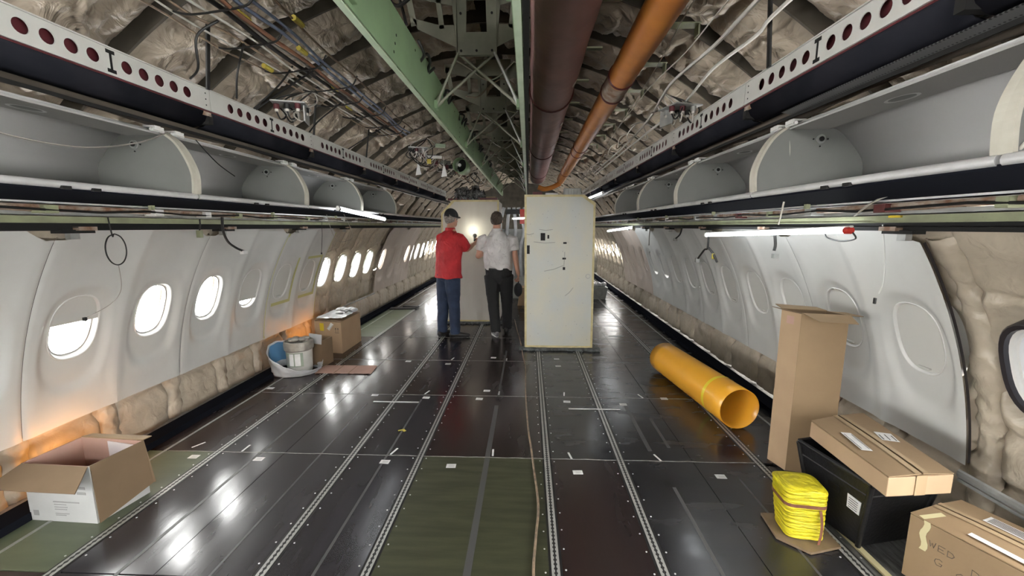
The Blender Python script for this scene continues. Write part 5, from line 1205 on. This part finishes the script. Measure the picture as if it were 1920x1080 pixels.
# the pen strokes: WED / box no. as loosely written capitals
b = MB(); GL = {'W': [[(0, 1), (.25, 0), (.5, .7), (.75, 0), (1, 1)]], 'E': [[(1, 1), (0, 1), (0, 0), (1, 0)], [(0, .5), (.8, .5)]], 'D': [[(0, 0), (0, 1), (.7, .85), (1, .5), (.7, .1), (0, 0)]], 'G': [[(1, .85), (.6, 1), (.1, .8), (0, .4), (.3, 0), (.9, .05), (1, .4), (.6, .4)]], 'O': [[(.5, 1), (0, .6), (.1, .1), (.6, 0), (1, .4), (.9, .9), (.5, 1)]], 'L': [[(0, 1), (0, 0), (.9, 0)]], '1': [[(.4, 1), (.5, 0)]], 'A': [[(0, 0), (.5, 1), (1, 0)], [(.2, .4), (.8, .4)]], 'N': [[(0, 0), (0, 1), (1, 0), (1, 1)]]}
for (txt, u0, z0, hh, sl) in (('WED', .075, .20, .026, -.06), ('DL', .21, .17, .03, -.1), ('G', .10, .135, .03, 0), ('O', .17, .125, .03, 0), ('1A', .25, .12, .03, 0)):
    for i, ch in enumerate(txt):
        for st in GL[ch]: b.sweep([side(u0 + i * hh * 1.15 + x * hh * .8, z0 + sl * i * hh + y * hh) for x, y in st], .0011, 4)
b.build('handwriting', 'ink', T2)
T3, P, T, M0, M1 = tapedbox('cardboard_box', 'brown cardboard box with yellow label and plastic on top, by the left wall', (-2.335, 4.87), (-1.975, 4.81), (-1.975, 5.39), (-2.345, 5.43), 0, .40)
label_on(T3, 'warning_label', (-2.235, 4.851, .325), (1, -.16, 0), (0, 0, 1), .055, .095, 0, 'label_yellow'); label_on(T3, 'paper_label', (-2.12, 4.832, .335), (.6, -.1, .8), (-.8, 0, .6), .10, .04, 2, seed=8)
b = MB()
for q in (0, 1): b.slab([(-2.05 + .03 * q, 4.8205 - .004 * q, .27), (-2.046 + .03 * q, 4.8195 - .004 * q, .27), (-2.046 + .03 * q, 4.8195 - .004 * q, .31), (-2.05 + .03 * q, 4.8205 - .004 * q, .31)], .001); b.prism([(-2.058 + .03 * q, 4.821 - .004 * q, .305), (-2.038 + .03 * q, 4.8175 - .004 * q, .305), (-2.048 + .03 * q, 4.819 - .004 * q, .325)], (0, -.001, 0))
b.slab([(-2.06, 4.8225, .258), (-2.005, 4.813, .258), (-2.005, 4.813, .263), (-2.06, 4.8225, .263)], .001); b.build('printed_arrows', 'ink', T3)
b = MB(); b.grid(lambda u, v: (-2.33 + .34 * u, 4.88 + .5 * v, .418 + .012 * (1 + fnoise(u * 3, v * 4, 1, 2)) + .015 * sin(u * pi) * sin(v * pi)), 20, 20); single(b, 'plastic_wrap', 'bag_plastic', 'sheet of bright plastic wrap spread on the brown box by the left wall', 'plastic', smooth=40)
b = MB()
for q in range(5): b.ball((-2.22 + .05 * q, 5.32 + .02 * sin(q * 3), .45 + .008 * (q % 2)), (.05, .06, .025), n=10, k=6)
single(b, 'crumpled_bag', 'bag_plastic', 'crumpled white bag on the back of the brown box by the left wall', 'bag', smooth=180)
b = MB(); b.box((-2.12, 5.1, .452), (.09, .05, .016), rz=.6); b.box((-2.06, 5.16, .455), (.03, .03, .02)); single(b, 'hand_tool', 'alu_dull', 'small grey tool lying on the plastic covered box', 'tool', bevel=.004)
# small box behind the bucket and the flat sheet
t = thing('cardboard_box', 'small cardboard box with one white flap, behind the white bucket', 'box', (-2.02, 4.42, 0))
b = MB(); wallbox(b, ((-2.18, 4.36), (-1.97, 4.30), (-1.95, 4.52), (-2.15, 4.56)), .30, .005, (0, 1)); b.build('body', ['kraft_dark', 'kraft'], t)
b = MB(); b.slab([(-2.12, 4.342, .38), (-1.955, 4.298, .375), (-1.965, 4.296, .265), (-2.12, 4.34, .27)], .004); b.build('white_flap', 'carton_white', t)
t = thing('cardboard_sheet', 'flat creased cardboard sheet lying on the floor beside the bucket', 'cardboard', (-1.65, 4.25, 0))
b = MB(); n = 6
def cs(u, v): return (-1.955 + .60 * u - .02 * v, 4.10 + .25 * v + .01 * u, .006 + .004 * (1 if abs((u * 3) % 1 - .5) < .4 else 0))
b.grid(cs, 24, 2); b.build('sheet', 'kraft_pink', t, solid=.004)
b = MB()
for u in (.36, .62): b.box((-1.955 + .6 * u - .01, 4.225, .0135), (.006, .25, .001))
b.build('crease', 'kraft_dark', t)
# --- bucket in a bag
t = thing('paint_bucket', 'dirty white bucket with a grey lid standing in a torn plastic bag', 'bucket', (-2.17, 4.16, 0)); c = (-2.15, 4.18, 0)
b = MB(); b.lathe(c, [(.0005, .006), (.11, .006), (.122, .02), (.132, .27), (.128, .27)], 28); b.build('pail', 'bucket_white', t, smooth=40)
b = MB(); b.lathe(c, [(.135, .25), (.146, .26), (.148, .31), (.143, .345), (.13, .35), (.125, .335), (.0005, .335)], 28); b.build('lid', 'metal_lid', t, smooth=30)
b = MB()
for q in range(9): a = q * 2.4; b.ball((c[0] + .07 * cos(a), c[1] + .07 * sin(a), .345 + .012 * (q % 3)), (.045, .035, .02), n=8, k=5)
b.build('rag', 'metal_lid', t, smooth=180)
b = MB()
n = 6
b.grid(lambda u, v: (c[0] + .1335 * cos(-2.3 + 1.5 * u), c[1] + .1335 * sin(-2.3 + 1.5 * u), .09 + .15 * v), 14, 2)
b.build('label_band', 'label_green', t, smooth=60)
b = MB()
for (a0, a1, z0, z1, mi) in ((-2.25, -1.95, .12, .20, 0), (-1.85, -1.5, .10, .23, 1), (-1.4, -1.0, .10, .23, 1)):
    b.grid(lambda u, v: (c[0] + .1345 * cos(a0 + (a1 - a0) * u), c[1] + .1345 * sin(a0 + (a1 - a0) * u), z0 + (z1 - z0) * v), 6, 1, mi)
b.build('label_print', ['ink_faint', 'paper'], t, smooth=60)
t = thing('plastic_bag', 'torn white plastic bag with a blue inside around the bucket foot', 'bag', (-2.15, 4.15, 0))
def bagf(u, v):
    a = 2 * pi * u; tip = .5 + .5 * cos(a + 2.45); h = .06 + .26 * (.5 + .5 * cos(a - 2.9)) ** 1.5 + .02 * fnoise(cos(a), sin(a), 1, 3)
    r = .175 + .07 * tip ** 4 + .05 * v + .018 * fnoise(cos(a) * 1.2, sin(a) * 1.2, v, 3); return (c[0] + r * cos(a) * 1.05, c[1] - .01 + r * sin(a) * .95, .003 + h * v)
b = MB(); b.grid(bagf, 60, 10); b.build('outside', 'bag_plastic', t, smooth=60, solid=.003)
b = MB(); b.grid(lambda u, v: Vector(bagf(.40 + .30 * u, .35 + .6 * v)) * 1.0 + Vector(((c[0] - bagf(.40 + .30 * u, .5)[0]) * .06, (c[1] - bagf(.40 + .30 * u, .5)[1]) * .06, .002)), 20, 6); b.build('blue_inside', 'bag_blue', t, smooth=60)
# --- orange tube
t = thing('rolled_sheet', 'large orange plastic sheet rolled into a tube, lying on the right floor', 'roll', (1.86, 3.7, 0))
a0, a1 = Vector((1.938, 3.05, .162)), Vector((1.775, 4.32, .162)); R_o = .160; ax = (a1 - a0).normalized(); sx = Vector((ax.y, -ax.x, 0)); n = 64
def tf(r0):
    def f(u, v):
        a = -2.2 + 2 * pi * 1.06 * v; rr = r0 + .0035 * v; p = a0 + (a1 - a0) * u; return p + sx * (rr * cos(a)) + Vector((0, 0, rr * sin(a)))
    return f
b = MB(); b.grid(tf(R_o - .004), 10, n); b.build('sheet', 'orange_plastic', t, smooth=60, solid=.003)
b = MB(); b.grid(lambda u, v: a0 + ax * (.24 + .035 * u + .012 * sin(2 * pi * v + 1)) + sx * ((R_o + .0035) * cos(2 * pi * v)) + Vector((0, 0, (R_o + .0035) * sin(2 * pi * v) - .0)), 1, 48); b.build('yellow_tape', 'yellow_band', t, smooth=60)
# --- black crate
t = thing('plastic_crate', 'black plastic crate under the flat taped box, on the right floor', 'crate', (2.05, 2.0, 0))
BT = [(1.925, 1.865), (2.235, 1.93), (2.19, 2.19), (1.87, 2.12)]; TP = [(1.872, 1.775), (2.25, 1.85), (2.185, 2.27), (1.80, 2.17)]
b = MB(); wallbox(b, BT, .39, .008, (0, 0), 0.004, TP); b.build('body', 'crate_black', t)
b = MB()
def lerp2(p, q, u): return (p[0] + (q[0] - p[0]) * u, p[1] + (q[1] - p[1]) * u)
for i in range(4):
    p, q = Vector((*TP[i], .385)), Vector((*TP[(i + 1) % 4], .385)); b.sweep([p, q], (.009, .014), 8)
    p, q = Vector((*lerp2(BT[i], TP[i], .8), .315)), Vector((*lerp2(BT[(i + 1) % 4], TP[(i + 1) % 4], .8), .315)); b.sweep([p, q], (.005, .006), 6)
b.build('rim', 'crate_black', t, smooth=50)
for i in range(4):
    p, q = Vector((*BT[i], .004)), Vector((*TP[i], .38)); b = MB(); b.sweep([p, q], .012, 8); b.build('corner_rib', 'crate_black', t, smooth=50)
b = MB(); e = Vector((*BT[0], 0)) - Vector((*BT[3], 0)); 
def cf(u, k): p = lerp2(lerp2(BT[3], BT[0], u), lerp2(TP[3], TP[0], u), k); return Vector((p[0] - .003, p[1], .004 + .386 * k))
b.slab([cf(.44, .60), cf(.62, .60), cf(.62, .68), cf(.44, .68)], -.002); b.build('hand_hole', 'slot_black', t)
lbp = [cf(.74, .48), cf(.93, .46), cf(.93, .66), cf(.74, .68)]
b = MB(); b.slab(lbp, -.003); lo = b.build('paper_label', 'paper', t)
b = MB()
for i in range(5): k = .635 - .033 * i; b.slab([cf(.77, k) + Vector((-.0032, -.0005, 0)), cf(.90, k - .01) + Vector((-.0032, -.0005, 0)), cf(.90, k - .002) + Vector((-.0032, -.0005, 0)), cf(.77, k + .008) + Vector((-.0032, -.0005, 0))], -.0006)
b.build('printing', 'ink', lo)
# --- yellow bundle
t = thing('wrapped_bundle', 'bright yellow wrapped square bundle tied with a brown strap, on the right floor', 'bundle', (1.70, 1.95, .0))
b = MB(); cs_ = Vector((1.695, 1.955, 0)); rzv = -.12
def yb(u, v):
    a = 2 * pi * u; c_, s_ = cos(a), sin(a); k = (abs(c_) ** 5 + abs(s_) ** 5) ** (-1 / 5); taper = .90 + .14 * v; 
    wv = 1 + .012 * sin(v * 60) + .03 * fnoise(c_, s_, v * 2, 2); x, y = .098 * c_ * k * taper * wv, .088 * s_ * k * taper * wv; z = .022 + .255 * v
    q = Matrix.Rotation(rzv, 3, 'Z') @ Vector((x, y, z)); q.x += -.02 * v; return cs_ + q
b.grid(yb, 72, 40)
def yt(u, v):
    p = yb(u, 1); c_ = cs_ + Vector((-.02, 0, .277)); q = c_ + (p - c_) * (1 - v); q.z = .277 + .016 * sin(min(1, v * 2.5) * pi / 2); return q
b.grid(yt, 72, 8); b.build('wrapping', 'yellow_wrap', t, smooth=50)
b = MB(); P = []
for i in range(49):
    u = i / 48; p = yb(u, .70 - .02 * sin(2 * pi * u)); d = (p - cs_); d.z = 0; P.append(p + d.normalized() * .003)
for i in range(48): b.add([P[i] - Vector((0, 0, .008)), P[i + 1] - Vector((0, 0, .008)), P[i + 1] + Vector((0, 0, .008)), P[i] + Vector((0, 0, .008))], [(0, 1, 2, 3)])
p = yb(.80, .68) + Vector((.012, -.010, 0)); b.grid(lambda u, v: p + Vector((.012 * v + .012 * sin(u * 3), -.008 * u, -.175 * u)), 8, 1)
b.build('strap', 'strap_brown', t, solid=.002)
b = MB(); b.prism([(1.575, 2.075, .004), (1.555, 1.90, .004), (1.66, 1.80, .004), (1.83, 1.845, .004), (1.84, 2.07, .004)], (0, 0, .012)); single(b, 'wood_board', 'wood_board', 'thin brown board on the floor under the yellow bundle', 'board')
b = MB(); b.bx((1.925, 1.3, -.02), (1.955, 2.45, -.008)); single(b, 'edge_strip', 'tape_masking', 'cream strip on the sunken floor beside the black crate', 'strip')
